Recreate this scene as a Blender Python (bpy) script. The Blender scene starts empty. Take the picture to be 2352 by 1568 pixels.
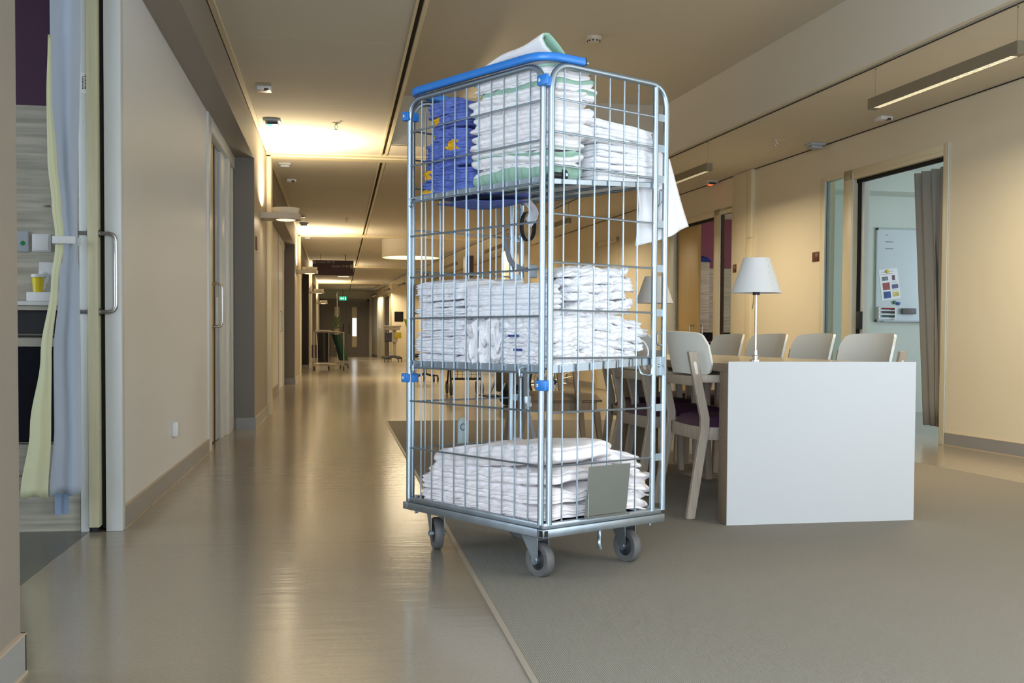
import bpy, bmesh, math, random
from mathutils import Vector, Matrix
R = math.radians
SC = bpy.context.scene
COL = SC.collection

# ------------------------------------------------------------------ camera
def make_camera():
    yaw, pitch, roll, f, cy = R(8.870), R(-1.871), R(-0.335), 2563.07, 858.28
    fw = Vector((math.sin(yaw)*math.cos(pitch), math.cos(yaw)*math.cos(pitch), math.sin(pitch)))
    rt = Vector((math.cos(yaw), -math.sin(yaw), 0)); dn = fw.cross(rt)
    c, s = math.cos(roll), math.sin(roll)
    r2 = c*rt + s*dn; d2 = -s*rt + c*dn
    cam = bpy.data.cameras.new('camera'); o = bpy.data.objects.new('camera', cam); COL.objects.link(o)
    cam.sensor_width = 36; cam.lens = f*36/2352; cam.shift_y = (cy-784)/2352; cam.clip_start = 0.05; cam.clip_end = 200
    m = Matrix((r2, -d2, -fw)).transposed().to_4x4(); m.translation = Vector((0, 0, 0.835))
    o.matrix_world = m
    SC.camera = o
make_camera()

# ------------------------------------------------------------------ world, exposure, daylight
SC.view_settings.view_transform = 'Standard'; SC.view_settings.look = 'None'
SC.view_settings.gamma = 1; SC.view_settings.use_curve_mapping = False
SC.view_settings.exposure = 0.68
cy_ = SC.cycles
cy_.use_denoising = True; cy_.use_adaptive_sampling = True; cy_.adaptive_threshold = 0.03
cy_.max_bounces = 7; cy_.diffuse_bounces = 4; cy_.glossy_bounces = 4; cy_.transmission_bounces = 6
cy_.caustics_reflective = False; cy_.caustics_refractive = False; cy_.sample_clamp_indirect = 4
w = bpy.data.worlds.new('daylight_sky'); SC.world = w; w.use_nodes = True
w.node_tree.nodes['Background'].inputs[0].default_value = (0.62, 0.78, 1.0, 1)
w.node_tree.nodes['Background'].inputs[1].default_value = 1.0

TH = R(3.505)                       # the right wall leans this much off the corridor axis
SB, CB = -math.sin(TH), math.cos(TH)
KR = 4.773*CB - 8.238*SB
def rp(wd, u, z=0.0):               # point at distance wd in front of the right wall, u along it
    return Vector((u*SB + (KR-wd)*CB, u*CB - (KR-wd)*SB, z))
RLOC = Vector((KR*CB, -KR*SB, 0))   # origin of the right wall frame: local x = -distance, local y = u

def light(name, kind, loc, energy, color, size=None, size_y=None, direction=(0, 0, -1), shape=None, spread=None, **kw):
    l = bpy.data.lights.new(name, kind); o = bpy.data.objects.new(name, l); COL.objects.link(o)
    l.energy = energy; l.color = color; o.location = loc
    if kind == 'AREA':
        l.shape = shape or ('RECTANGLE' if size_y else 'SQUARE'); l.size = size
        if size_y: l.size_y = size_y
        if spread: l.spread = spread
    for k, v in kw.items(): setattr(l, k, v)
    o.rotation_euler = Vector(direction).to_track_quat('-Z', 'Y').to_euler()
    return o
WARM = (1.0, 0.83, 0.56); WARM2 = (1.0, 0.80, 0.52); COOL = (0.73, 0.86, 1.0)
light('window_daylight', 'AREA', (1.2, -5.6, 1.35), 112, COOL, 4.6, 2.4, (0, 1, 0))
light('added_left_fill', 'AREA', (-.70, -.45, 1.35), 410, COOL, 5.1, 2.2, (1, .2, 0))  # fill lamp added out of view to brighten the trolley's left face
q = rp(.12, -.5, 1.35)
light('added_side_fill', 'AREA', q, 125, COOL, 4.6, 2.3, (-CB, SB, 0))  # fill lamp added out of view to brighten the left wall
light('bedroom_daylight', 'AREA', (-4.2, 3.2, 1.5), 46, COOL, 2.2, 1.6, (1, 0.05, 0))
q = rp(-4.3, 9.4, 1.5)
light('office_daylight', 'AREA', q, 62, COOL, 1.8, 1.5, (-CB, SB, 0))
q = rp(-3.8, 14.3, 1.6)
light('ward_daylight', 'AREA', q, 30, (1, .93, .85), 1.8, 1.5, (-CB, SB, 0))

# ------------------------------------------------------------------ helpers
def lin(c):
    return tuple(((x/255)/12.92 if x/255 <= .04045 else ((x/255+.055)/1.055)**2.4) for x in c)
def nd(nt, t, **kw):
    n = nt.nodes.new(t)
    for k, v in kw.items(): setattr(n, k, v)
    return n
def mat(name, col, rough=.5, metal=0.0, bump=None, vary=None, emit=None, spec=None, coat=0, trans=0, alpha=1, stretch=(1, 1, 1), sub=0, sheen=0):
    m = bpy.data.materials.new(name); m.use_nodes = True; nt = m.node_tree
    b = nt.nodes['Principled BSDF']; c = lin(col)
    b.inputs['Base Color'].default_value = (*c, 1); b.inputs['Roughness'].default_value = rough
    b.inputs['Metallic'].default_value = metal
    if spec is not None: b.inputs['Specular IOR Level'].default_value = spec
    if coat: b.inputs['Coat Weight'].default_value = coat; b.inputs['Coat Roughness'].default_value = .12
    if trans: b.inputs['Transmission Weight'].default_value = trans
    if sheen: b.inputs['Sheen Weight'].default_value = sheen
    if alpha < 1: b.inputs['Alpha'].default_value = alpha
    if emit: b.inputs['Emission Color'].default_value = (*emit[0], 1); b.inputs['Emission Strength'].default_value = emit[1]
    if bump or vary:
        tc = nd(nt, 'ShaderNodeTexCoord'); mp = nd(nt, 'ShaderNodeMapping'); mp.inputs['Scale'].default_value = stretch
        nt.links.new(tc.outputs['Object'], mp.inputs['Vector'])
    if vary:
        n = nd(nt, 'ShaderNodeTexNoise'); n.inputs['Scale'].default_value = vary[0]; n.inputs['Detail'].default_value = 5
        nt.links.new(mp.outputs[0], n.inputs['Vector'])
        mr = nd(nt, 'ShaderNodeMapRange'); mr.inputs[1].default_value = .3; mr.inputs[2].default_value = .7
        mr.inputs[3].default_value = 1-vary[1]; mr.inputs[4].default_value = 1+vary[1]
        nt.links.new(n.outputs[0], mr.inputs[0])
        mx = nd(nt, 'ShaderNodeMix', data_type='RGBA', blend_type='MULTIPLY'); mx.inputs[0].default_value = 1
        mx.inputs[6].default_value = (*c, 1); nt.links.new(mr.outputs[0], mx.inputs[7])
        nt.links.new(mx.outputs[2], b.inputs['Base Color'])
    if bump:
        n = nd(nt, 'ShaderNodeTexNoise'); n.inputs['Scale'].default_value = bump[0]; n.inputs['Detail'].default_value = 4
        nt.links.new(mp.outputs[0], n.inputs['Vector'])
        bp = nd(nt, 'ShaderNodeBump'); bp.inputs['Strength'].default_value = bump[1]; bp.inputs['Distance'].default_value = bump[2] if len(bump) > 2 else .01
        nt.links.new(n.outputs[0], bp.inputs['Height']); nt.links.new(bp.outputs[0], b.inputs['Normal'])
    return m

class MB:
    def __init__(s): s.v = []; s.f = []; s.m = []
    def add(s, vs, fs, mi=0):
        k = len(s.v); s.v += [tuple(x) for x in vs]; s.f += [tuple(i+k for i in f) for f in fs]; s.m += [mi]*len(fs); return s
    def bm(s, b, mi=0, M=None):
        b.verts.index_update()
        return s.add([(M @ x.co if M else x.co) for x in b.verts], [[x.index for x in f.verts] for f in b.faces], mi)
    def box(s, x0, x1, y0, y1, z0, z1, mi=0, bev=0, M=None, seg=2):
        b = bmesh.new(); bmesh.ops.create_cube(b, size=1)
        for q in b.verts: q.co = Vector(((x0+x1)/2+q.co.x*(x1-x0), (y0+y1)/2+q.co.y*(y1-y0), (z0+z1)/2+q.co.z*(z1-z0)))
        if bev: bmesh.ops.bevel(b, geom=b.edges[:], offset=bev, segments=seg, affect='EDGES', profile=.5)
        s.bm(b, mi, M); b.free(); return s
    def tube(s, pts, r, n=8, mi=0, closed=False, caps=True):
        P = [Vector(p) for p in pts]; N = len(P); rr = r if isinstance(r, (list, tuple)) else [r]*N
        T = []
        for i in range(N):
            a = P[i-1] if (i or closed) else P[0]; c = P[(i+1) % N] if (i < N-1 or closed) else P[-1]
            T.append((c-a).normalized())
        u = T[0].orthogonal().normalized(); vs = []; fs = []
        for i in range(N):
            u = (u - T[i]*u.dot(T[i])).normalized(); v2 = T[i].cross(u)
            for j in range(n):
                t = 2*math.pi*j/n; vs.append(P[i] + (u*math.cos(t)+v2*math.sin(t))*rr[i])
        for i in range(N if closed else N-1):
            k = (i+1) % N
            for j in range(n): fs.append((i*n+j, i*n+(j+1) % n, k*n+(j+1) % n, k*n+j))
        if caps and not closed: fs.append(tuple(range(n))[::-1]); fs.append(tuple((N-1)*n+j for j in range(n)))
        return s.add(vs, fs, mi)
    def cyl(s, p0, p1, r0, r1=None, n=16, mi=0): return s.tube([p0, p1], [r0, r0 if r1 is None else r1], n, mi)
    def lathe(s, prof, c=(0, 0, 0), ax='z', n=24, mi=0, close=False):
        vs = []; fs = []; m = len(prof)
        for j in range(n):
            t = 2*math.pi*j/n; ca, sa = math.cos(t), math.sin(t)
            for (r, h) in prof:
                p = {'z': (r*ca, r*sa, h), 'x': (h, r*ca, r*sa), 'y': (r*ca, h, r*sa)}[ax]
                vs.append((p[0]+c[0], p[1]+c[1], p[2]+c[2]))
        for j in range(n):
            k = (j+1) % n
            for i in range(m-1): fs.append((j*m+i, k*m+i, k*m+i+1, j*m+i+1))
            if close: fs.append((j*m+m-1, k*m+m-1, k*m, j*m))
        return s.add(vs, fs, mi)
    def prism(s, poly, fn, d0, d1, mi=0):
        n = len(poly); vs = [fn(a, b, d0) for a, b in poly]+[fn(a, b, d1) for a, b in poly]
        fs = [tuple(range(n))[::-1], tuple(range(n, 2*n))]+[(i, (i+1) % n, (i+1) % n+n, i+n) for i in range(n)]
        return s.add(vs, fs, mi)
    def sheet(s, G, t=0.0, mi=0, mi2=None, wrap=False):
        nr, nc = len(G), len(G[0]); P = [[Vector(p) for p in row] for row in G]
        vs = [p for row in P for p in row]; fs = []
        for i in range(nr-1):
            for j in range(nc-1): fs.append((i*nc+j, i*nc+j+1, (i+1)*nc+j+1, (i+1)*nc+j))
        if not t: return s.add(vs, fs, mi)
        ns = []
        for i in range(nr):
            for j in range(nc):
                a = P[min(i+1, nr-1)][j]-P[max(i-1, 0)][j]; b = P[i][min(j+1, nc-1)]-P[i][max(j-1, 0)]
                ns.append(b.cross(a).normalized() if b.cross(a).length > 1e-9 else Vector((0, 0, 1)))
        V2 = [p+n*t for p, n in zip(vs, ns)]; k = nr*nc
        s.add(vs+V2, [], mi); base = len(s.v)-2*k
        def put(ff, m): s.f.append(tuple(i+base for i in ff)); s.m.append(m)
        for f in fs:
            put(f, mi); put([i+k for i in f][::-1], mi if mi2 is None else mi2)
        for i in range(nr-1):
            put((i*nc, (i+1)*nc, (i+1)*nc+k, i*nc+k), mi); e = nc-1
            put(((i+1)*nc+e, i*nc+e, i*nc+e+k, (i+1)*nc+e+k), mi)
        for j in range(nc-1):
            put((j+1, j, j+k, j+1+k), mi); e = (nr-1)*nc
            put((e+j, e+j+1, e+j+1+k, e+j+k), mi)
        return s
    def mesh(s, name, mats, smooth=True, ang=38):
        me = bpy.data.meshes.new(name); me.from_pydata(s.v, [], s.f)
        mats = mats if isinstance(mats, (list, tuple)) else [mats]
        for m in mats: me.materials.append(m)
        me.polygons.foreach_set('material_index', s.m)
        b = bmesh.new(); b.from_mesh(me); bmesh.ops.recalc_face_normals(b, faces=b.faces[:]); b.to_mesh(me); b.free()
        if smooth:
            me.polygons.foreach_set('use_smooth', [True]*len(me.polygons)); me.set_sharp_from_angle(angle=R(ang))
        me.update(); return me
    def build(s, name, mats, parent=None, loc=None, rot=0, smooth=True, ang=38):
        o = bpy.data.objects.new(name, s.mesh(name, mats, smooth, ang)); COL.objects.link(o)
        if parent: o.parent = parent
        if loc is not None: o.location = loc
        if rot: o.rotation_euler = (0, 0, rot)
        return o
def tag(o, label, cat, group=None, kind=None):
    o['label'] = label; o['category'] = cat
    if group: o['group'] = group
    if kind: o['kind'] = kind
    return o
def thing(name, label, cat, loc=(0, 0, 0), rot=0, group=None):
    o = bpy.data.objects.new(name, None); o.empty_display_size = .1; COL.objects.link(o); o.location = loc; o.rotation_euler = (0, 0, rot)
    return tag(o, label, cat, group)
def struct(name, mb, mats, parent=None, loc=None, rot=0, smooth=True, label=None):
    o = mb.build(name, mats, parent, loc, rot, smooth)
    if not parent: o['kind'] = 'structure'; o['category'] = name.split('_')[0]; o['label'] = label or (name.replace('_', ' '))
    return o
def semp(name, loc=(0, 0, 0), rot=0, label=None):
    o = bpy.data.objects.new(name, None); COL.objects.link(o); o.location = loc; o.rotation_euler = (0, 0, rot)
    o['kind'] = 'structure'; o['category'] = name.split('_')[0]; o['label'] = label or name.replace('_', ' '); return o
def dup(src, loc=None, rot=None, label=None):
    kids = list(src.children); c = src.copy(); COL.objects.link(c)
    if loc is not None: c.location = loc
    if rot is not None: c.rotation_euler = (0, 0, rot)
    if label: c['label'] = label
    for k in kids:
        d = k.copy(); COL.objects.link(d); d.parent = c
        for g in list(k.children):
            e = g.copy(); COL.objects.link(e); e.parent = d
    return c
def fillet(pts, rad, n=5, closed=False):
    P = [Vector(p) for p in pts]; out = []
    N = len(P)
    for i in range(N):
        if not closed and i in (0, N-1): out.append(P[i]); continue
        a, b, c = P[i-1], P[i], P[(i+1) % N]
        d1 = (a-b); d2 = (c-b); r = min(rad, d1.length*.49, d2.length*.49)
        p, q = b+d1.normalized()*r, b+d2.normalized()*r
        for k in range(n+1):
            t = k/n; out.append((1-t)**2*p+2*t*(1-t)*b+t*t*q)
    return out
def text_part(name, body, size, parent, m, M):
    cu = bpy.data.curves.new(name, 'FONT'); cu.body = body; cu.size = size; cu.extrude = .0006
    t = bpy.data.objects.new(name, cu); COL.objects.link(t)
    me = bpy.data.meshes.new_from_object(t.evaluated_get(bpy.context.evaluated_depsgraph_get()))
    bpy.data.objects.remove(t); bpy.data.curves.remove(cu)
    me.transform(M); me.materials.clear(); me.materials.append(m)
    o = bpy.data.objects.new(name, me); COL.objects.link(o); o.parent = parent; return o
def facing(loc, right=(1, 0, 0), up=(0, 0, 1)):   # text lies with its baseline along right
    r = Vector(right).normalized(); u = Vector(up).normalized(); n = r.cross(u)
    m = Matrix((r, u, n)).transposed().to_4x4(); m.translation = Vector(loc); return m

# ------------------------------------------------------------------ materials
M = {}
M['ceiling'] = mat('ceiling_paint', (214, 208, 194), .9)
M['ceiling_tile'] = mat('acoustic_ceiling', (208, 200, 184), .95, bump=(60, .15))
M['taupe'] = mat('taupe_wall_paint', (142, 134, 124), .42, bump=(220, .05))
M['taupedark'] = mat('dark_taupe', (116, 110, 102), .45, bump=(220, .05))
M['wallpaper'] = mat('textured_wallpaper', (236, 236, 235), .38, bump=(160, .22, .004), stretch=(1, 1, .6))
M['cream'] = mat('cream_wall_paint', (228, 217, 192), .55, bump=(200, .04))
M['purple'] = mat('purple_wall_paint', (68, 36, 62), .6)
M['plum'] = mat('plum_wall_paint', (126, 62, 84), .6)
M['white'] = mat('white_lacquer', (222, 224, 222), .35)
M['creamframe'] = mat('cream_lacquer', (224, 212, 180), .4)
M['skirt'] = mat('grey_skirting', (146, 146, 145), .35, vary=(6, .06), stretch=(1, .2, 1))
M['skirtedge'] = mat('beige_skirting_edge', (192, 172, 148), .4)
M['black'] = mat('black_gap', (14, 12, 10), .8)
M['darkslot'] = mat('dark_ceiling_slot', (52, 44, 34), .8)
M['steel'] = mat('brushed_steel', (196, 192, 186), .28, 1)
M['zinc'] = mat('bright_zinc', (154, 165, 174), .4, .95)
M['zincflat'] = mat('galvanised_sheet', (158, 166, 172), .38, .85, vary=(9, .16))
M['blue'] = mat('blue_plastic', (44, 122, 204), .38)
M['greywood'] = mat('grey_oak_planks', (176, 170, 154), .5, vary=(2.4, .26), stretch=(1.1, 1.1, 22))
M['palewood'] = mat('pale_maple', (206, 176, 116), .45, vary=(4, .06), stretch=(14, 14, .8))
M['edgewood'] = mat('cream_door_edge', (212, 206, 172), .45, vary=(6, .05), stretch=(16, 16, .8))
M['taupewood'] = mat('taupe_stained_wood', (162, 148, 132), .45, vary=(5, .12), stretch=(14, 14, 1.2))
M['tablewood'] = mat('taupe_oak_laminate', (126, 108, 88), .5, vary=(8, .16), stretch=(2, 2, 30))
M['laminate'] = mat('white_laminate', (188, 189, 190), .32)
M['tabletop'] = mat('beige_table_laminate', (196, 176, 138), .25, coat=.3)
M['chairwhite'] = mat('white_moulded_shell', (222, 220, 210), .38)
M['violet'] = mat('dark_violet_upholstery', (62, 32, 58), .6, bump=(300, .2))
M['beigefab'] = mat('beige_upholstery', (146, 130, 112), .7)
M['shade'] = mat('white_lampshade', (206, 205, 204), .5)
M['glass'] = mat('clear_glass', (236, 244, 240), .03, trans=1, alpha=1)
M['glass'].node_tree.nodes['Principled BSDF'].inputs['IOR'].default_value = 1.02
M['cloth'] = mat('white_cotton', (238, 237, 240), .85, bump=(28, .5, .012), sheen=.1)
M['clothw'] = mat('washed_white_cotton', (242, 236, 236), .9, bump=(20, .6, .014), vary=(6, .03))
M['terry'] = mat('white_terry', (240, 238, 240), .95, bump=(130, .8, .006), sheen=.3)
M['pad'] = mat('quilted_white_pad', (238, 234, 234), .9, bump=(40, .4, .008))
M['green'] = mat('pale_green_backing', (150, 184, 164), .75, bump=(40, .3, .006))
M['bluecloth'] = mat('blue_work_cloth', (98, 116, 188), .85, bump=(30, .55, .012))
M['yellow'] = mat('yellow_trim_cloth', (232, 178, 20), .8)
M['rubber'] = mat('grey_rubber', (94, 92, 90), .6)
M['darkplastic'] = mat('dark_grey_plastic', (40, 40, 42), .5)
M['strap'] = mat('grey_webbing', (112, 116, 126), .8)
M['platefilm'] = mat('grey_document_sheet', (120, 122, 116), .22, .35)
M['greycurtain'] = mat('grey_curtain', (150, 147, 140), .85)
M['yelcurtain'] = mat('pale_yellow_curtain', (216, 216, 176), .8, bump=(18, .35, .01))
M['bluecurtain'] = mat('blue_grey_curtain', (184, 194, 209), .75, bump=(14, .25, .01))
M['smoke'] = mat('smoked_drawer_front', (24, 28, 34), .2)
M['greyplastic'] = mat('pale_grey_plastic', (176, 182, 188), .45)
M['whiteplastic'] = mat('white_plastic', (226, 226, 224), .4)
M['sensor'] = mat('ceiling_device_white', (206, 198, 182), .5)
M['greenled'] = mat('green_led', (40, 220, 120), .4, emit=((.05, 1, .35), 3))
M['redled'] = mat('red_led', (255, 40, 20), .4, emit=((1, .05, .02), 2.2))
M['exitgreen'] = mat('exit_sign_green', (20, 130, 90), .4, emit=((.02, .34, .2), .9))
M['exitwhite'] = mat('exit_sign_white', (230, 255, 240), .4, emit=((.8, 1, .9), 1.0))
M['grid'] = mat('lamp_louvre', (240, 224, 180), .3, emit=((1, .84, .55), .95))
M['lamplens'] = mat('lamp_lens', (255, 240, 210), .3, emit=((1, .8, .5), 1.0))
M['lamparm'] = mat('grey_lamp_arm', (172, 166, 156), .45)
M['bowl'] = mat('lamp_bowl', (226, 220, 206), .45)
M['ringlight'] = mat('round_lamp_diffuser', (255, 240, 200), .4, emit=((1, .84, .48), 1.3))
M['alu'] = mat('anodised_lamp_body', (132, 122, 104), .45, .3)
M['greydoor'] = mat('grey_fire_door', (126, 118, 110), .5)
M['daypane'] = mat('daylit_door_pane', (235, 240, 245), .3, emit=((.85, .93, 1), 1.4))
M['signbrown'] = mat('aubergine_sign', (58, 34, 32), .5)
M['signtext'] = mat('grey_sign_lettering', (168, 156, 146), .6)
M['redbrown'] = mat('brown_door_sign', (92, 44, 26), .5)
M['binyellow'] = mat('yellow_plastic', (228, 206, 20), .4)
M['limeyellow'] = mat('lime_yellow_vest', (206, 222, 20), .6)
M['paper'] = mat('white_paper', (232, 232, 232), .7)
M['darkgreen'] = mat('dark_green_bag', (30, 66, 46), .7, bump=(9, .4, .02))
M['blackbag'] = mat('black_bag', (18, 16, 16), .45, bump=(9, .5, .02))
M['board'] = mat('whiteboard_enamel', (198, 206, 208), .25)
M['officewall'] = mat('pale_green_grey_wall', (196, 202, 192), .7)
M['greenwhite'] = mat('inner_jamb_white', (212, 218, 214), .45)

def floor_mat():
    m = mat('beige_linoleum', (150, 138, 122), .18); nt = m.node_tree; b = nt.nodes['Principled BSDF']
    tc = nd(nt, 'ShaderNodeTexCoord')
    n = nd(nt, 'ShaderNodeTexNoise'); n.inputs['Scale'].default_value = 90; n.inputs['Detail'].default_value = 6
    nt.links.new(tc.outputs['Object'], n.inputs['Vector'])
    cr = nd(nt, 'ShaderNodeMix', data_type='RGBA'); cr.inputs[6].default_value = (*lin((141, 130, 114)), 1); cr.inputs[7].default_value = (*lin((160, 149, 132)), 1)
    nt.links.new(n.outputs[0], cr.inputs[0])
    # welded joints between the sheets, every 2.28 m along y
    sp = nd(nt, 'ShaderNodeSeparateXYZ'); nt.links.new(tc.outputs['Object'], sp.inputs[0])
    mo = nd(nt, 'ShaderNodeMath', operation='PINGPONG'); mo.inputs[1].default_value = 1.14; nt.links.new(sp.outputs[1], mo.inputs[0])
    lt = nd(nt, 'ShaderNodeMath', operation='LESS_THAN'); lt.inputs[1].default_value = .003; nt.links.new(mo.outputs[0], lt.inputs[0])
    ml = nd(nt, 'ShaderNodeMath', operation='MULTIPLY'); ml.inputs[1].default_value = .35; nt.links.new(lt.outputs[0], ml.inputs[0])
    mx = nd(nt, 'ShaderNodeMix', data_type='RGBA'); mx.inputs[7].default_value = (*lin((92, 80, 68)), 1)
    nt.links.new(ml.outputs[0], mx.inputs[0]); nt.links.new(cr.outputs[2], mx.inputs[6]); nt.links.new(mx.outputs[2], b.inputs['Base Color'])
    mp = nd(nt, 'ShaderNodeMapping'); mp.inputs['Scale'].default_value = (1.0, 6, 1); nt.links.new(tc.outputs['Object'], mp.inputs[0])
    n2 = nd(nt, 'ShaderNodeTexNoise'); n2.inputs['Scale'].default_value = 2.2; n2.inputs['Detail'].default_value = 3.5; n2.inputs['Roughness'].default_value = .65
    nt.links.new(mp.outputs[0], n2.inputs['Vector'])
    bp = nd(nt, 'ShaderNodeBump'); bp.inputs['Strength'].default_value = .12; bp.inputs['Distance'].default_value = .012
    nt.links.new(n2.outputs[0], bp.inputs['Height']); nt.links.new(bp.outputs[0], b.inputs['Normal'])
    b.inputs['Specular IOR Level'].default_value = .36
    return m
M['floor'] = floor_mat()
def carpet_mat():
    m = mat('ribbed_grey_carpet', (118, 113, 104), .95); nt = m.node_tree; b = nt.nodes['Principled BSDF']
    tc = nd(nt, 'ShaderNodeTexCoord')
    mp = nd(nt, 'ShaderNodeMapping'); mp.inputs['Scale'].default_value = (1, .35, 1); nt.links.new(tc.outputs['Object'], mp.inputs[0])
    wv = nd(nt, 'ShaderNodeTexWave', wave_type='BANDS', bands_direction='X'); wv.inputs['Scale'].default_value = 62; wv.inputs['Distortion'].default_value = .6; wv.inputs['Detail'].default_value = 2; wv.inputs['Detail Scale'].default_value = 3
    nt.links.new(mp.outputs[0], wv.inputs[0])
    n = nd(nt, 'ShaderNodeTexNoise'); n.inputs['Scale'].default_value = 260; nt.links.new(tc.outputs['Object'], n.inputs['Vector'])
    ad = nd(nt, 'ShaderNodeMath', operation='ADD'); nt.links.new(wv.outputs['Fac'], ad.inputs[0]); nt.links.new(n.outputs[0], ad.inputs[1])
    hf = nd(nt, 'ShaderNodeMath', operation='MULTIPLY'); hf.inputs[1].default_value = .5; nt.links.new(ad.outputs[0], hf.inputs[0])
    mx = nd(nt, 'ShaderNodeMix', data_type='RGBA'); mx.inputs[6].default_value = (*lin((84, 79, 72)), 1); mx.inputs[7].default_value = (*lin((164, 157, 145)), 1)
    nt.links.new(hf.outputs[0], mx.inputs[0]); nt.links.new(mx.outputs[2], b.inputs['Base Color'])
    bp = nd(nt, 'ShaderNodeBump'); bp.inputs['Strength'].default_value = .5; bp.inputs['Distance'].default_value = .004
    nt.links.new(hf.outputs[0], bp.inputs['Height']); nt.links.new(bp.outputs[0], b.inputs['Normal'])
    return m
M['carpet'] = carpet_mat()

# ================================================================== the setting
BAY = 9.45
def floors():
    struct('floor', MB().box(-6, 9.5, -6.2, 48.5, -.06, 0), M['floor'], smooth=False, label='glossy beige linoleum floor of the corridor')
    a = MB().box(-4.6, -1.045, 2.0, 5.04, -.002, .0015)
    struct('floor_bedroom', a, mat('dark_green_grey_lino', (92, 92, 86), .3, vary=(20, .08)), smooth=False, label='dark green-grey linoleum floor of the left bedroom')
    e0, e1 = rp(.95, -6.1), rp(.95, 11.0)
    b = MB().prism([(.478, -6.0), (e0.x, -6.0), (e1.x, 11.05), (.478, 11.05)], lambda x, y, d: (x, y, d), 0, .004)
    struct('floor_carpet', b, M['carpet'], smooth=False, label='ribbed grey carpet field under the dining table')
    c = MB().box(.462, .478, -6.0, 11.065, 0, .005); c.box(.462, 2.9, 11.05, 11.065, 0, .005)
    struct('trim_1', c, mat('carpet_edge_strip', (162, 150, 132), .4), smooth=False, label='thin pale edging strip along the carpet')
floors()

def left_wall():
    s = MB().box(-1.6, -.741, -6.2, 48.4, 2.42, 3.4)
    s.box(-1.6, -.7725, -6.2, -3.05, 0, 2.42); s.box(-1.6, -.7725, 2.15, 2.88, 0, 2.42); s.box(-1.6, -.7725, -3.05, 2.15, 0, .2)
    for k in range(4):
        s.box(-1.6, -.741, 10.25+BAY*k, 12.33+BAY*k, 0, 2.42)
    s.box(-1.6, -.741, 2.88+BAY*4, 48.4, 0, 2.42)
    struct('wall_left', s, M['taupe'], smooth=False, label='taupe painted corridor wall with recesses on the left')
    t = MB()
    t.box(-.972, -.917, 4.985, 8.18, 0, 2.42); t.box(-1.20, -1.06, 5.2, 8.18, 0, 2.42)
    for k in (1, 2, 3): t.box(-1.2, -.917, 2.88+BAY*k, 10.25+BAY*k, 0, 2.42)
    t.box(-1.35, -1.1, 8.18, 10.25, 0, 2.42)
    struct('wall_recess', t, M['wallpaper'], smooth=False, label='pale textured wall at the back of the left recesses')
    wn = semp('window_3', label='unseen side window added on the left to light the trolley')  # invented window, out of view, goes with the left fill lamp
    f = MB(); f.box(-.86, -.80, -3.05, 2.15, .2, .26); f.box(-.86, -.80, -3.05, 2.15, 2.36, 2.42)
    for y in (-3.05, -1.33, .37, 2.09): f.box(-.86, -.80, y, y+.06, .26, 2.36)
    f.build('window_frame', M['white'], wn, smooth=False)
    MB().box(-.84, -.83, -3.0, 2.1, .25, 2.37).build('glass_pane', M['glass'], wn, smooth=False)
    b = MB()
    def sk(x0, x1, y0, y1):
        b.box(x0, x1, y0, y1, .006, .096, 0); b.box(x0, x1+.001, y0, y1, .096, .1, 1); b.box(x0, x1+.004, y0, y1, 0, .006, 1)
    sk(-.7725, -.761, 2.15, 2.888); b.box(-.9, -.761, 2.88, 2.888, 0, .1, 0)
    sk(-.917, -.905, 4.99, 8.175)
    for k in range(4):
        D = BAY*k
        b.box(-.9, -.729, 10.238+D, 10.25+D, 0, .1, 0); sk(-.741, -.729, 10.25+D, 12.05+D)
        if k: sk(-.917, -.905, 5.0+D, 8.18+D)
    struct('baseboard_left', b, [M['skirt'], M['skirtedge']], smooth=False, label='grey skirting with pale edges along the left wall')
    p = MB()
    for k in range(4): p.box(-.76, -.698, 12.05+BAY*k, 12.34+BAY*k, 0, 2.75, 0, .004)
    struct('trim_2', p, M['creamframe'], label='cream pilaster strips on the left corridor wall')
def reveals():
    p = MB()
    for k in (0, 1, 3): p.box(-.917, -.7405, 10.244+BAY*k, 10.2502+BAY*k, .1, 2.42)  # thin boxes turn the recess end faces a darker taupe
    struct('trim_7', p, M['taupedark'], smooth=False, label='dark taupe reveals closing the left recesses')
    p = MB().box(-.917, -.7405, 29.144, 29.1502, .1, 2.42)  # near-black sheet paints in the shade of a dark doorway
    struct('trim_8', p, mat('painted_dark_opening', (34, 31, 28), .6), smooth=False, label='near-black sheet painted as a shaded opening at the third left recess')
    p = MB().box(-.95, 0.02, 39.6, 47.6, 0, 2.708)
    struct('wall_jog', p, M['cream'], loc=RLOC, rot=TH, smooth=False, label='cream wall standing forward at the far end on the right')
    p = MB().box(-.966, -.95, 39.6, 43.2, .006, .1).box(-.966, -.95, 44.8, 47.4, .006, .1)
    struct('baseboard_jog', p, M['skirt'], loc=RLOC, rot=TH, smooth=False, label='grey skirting of the far forward wall')
left_wall(); reveals()

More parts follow.
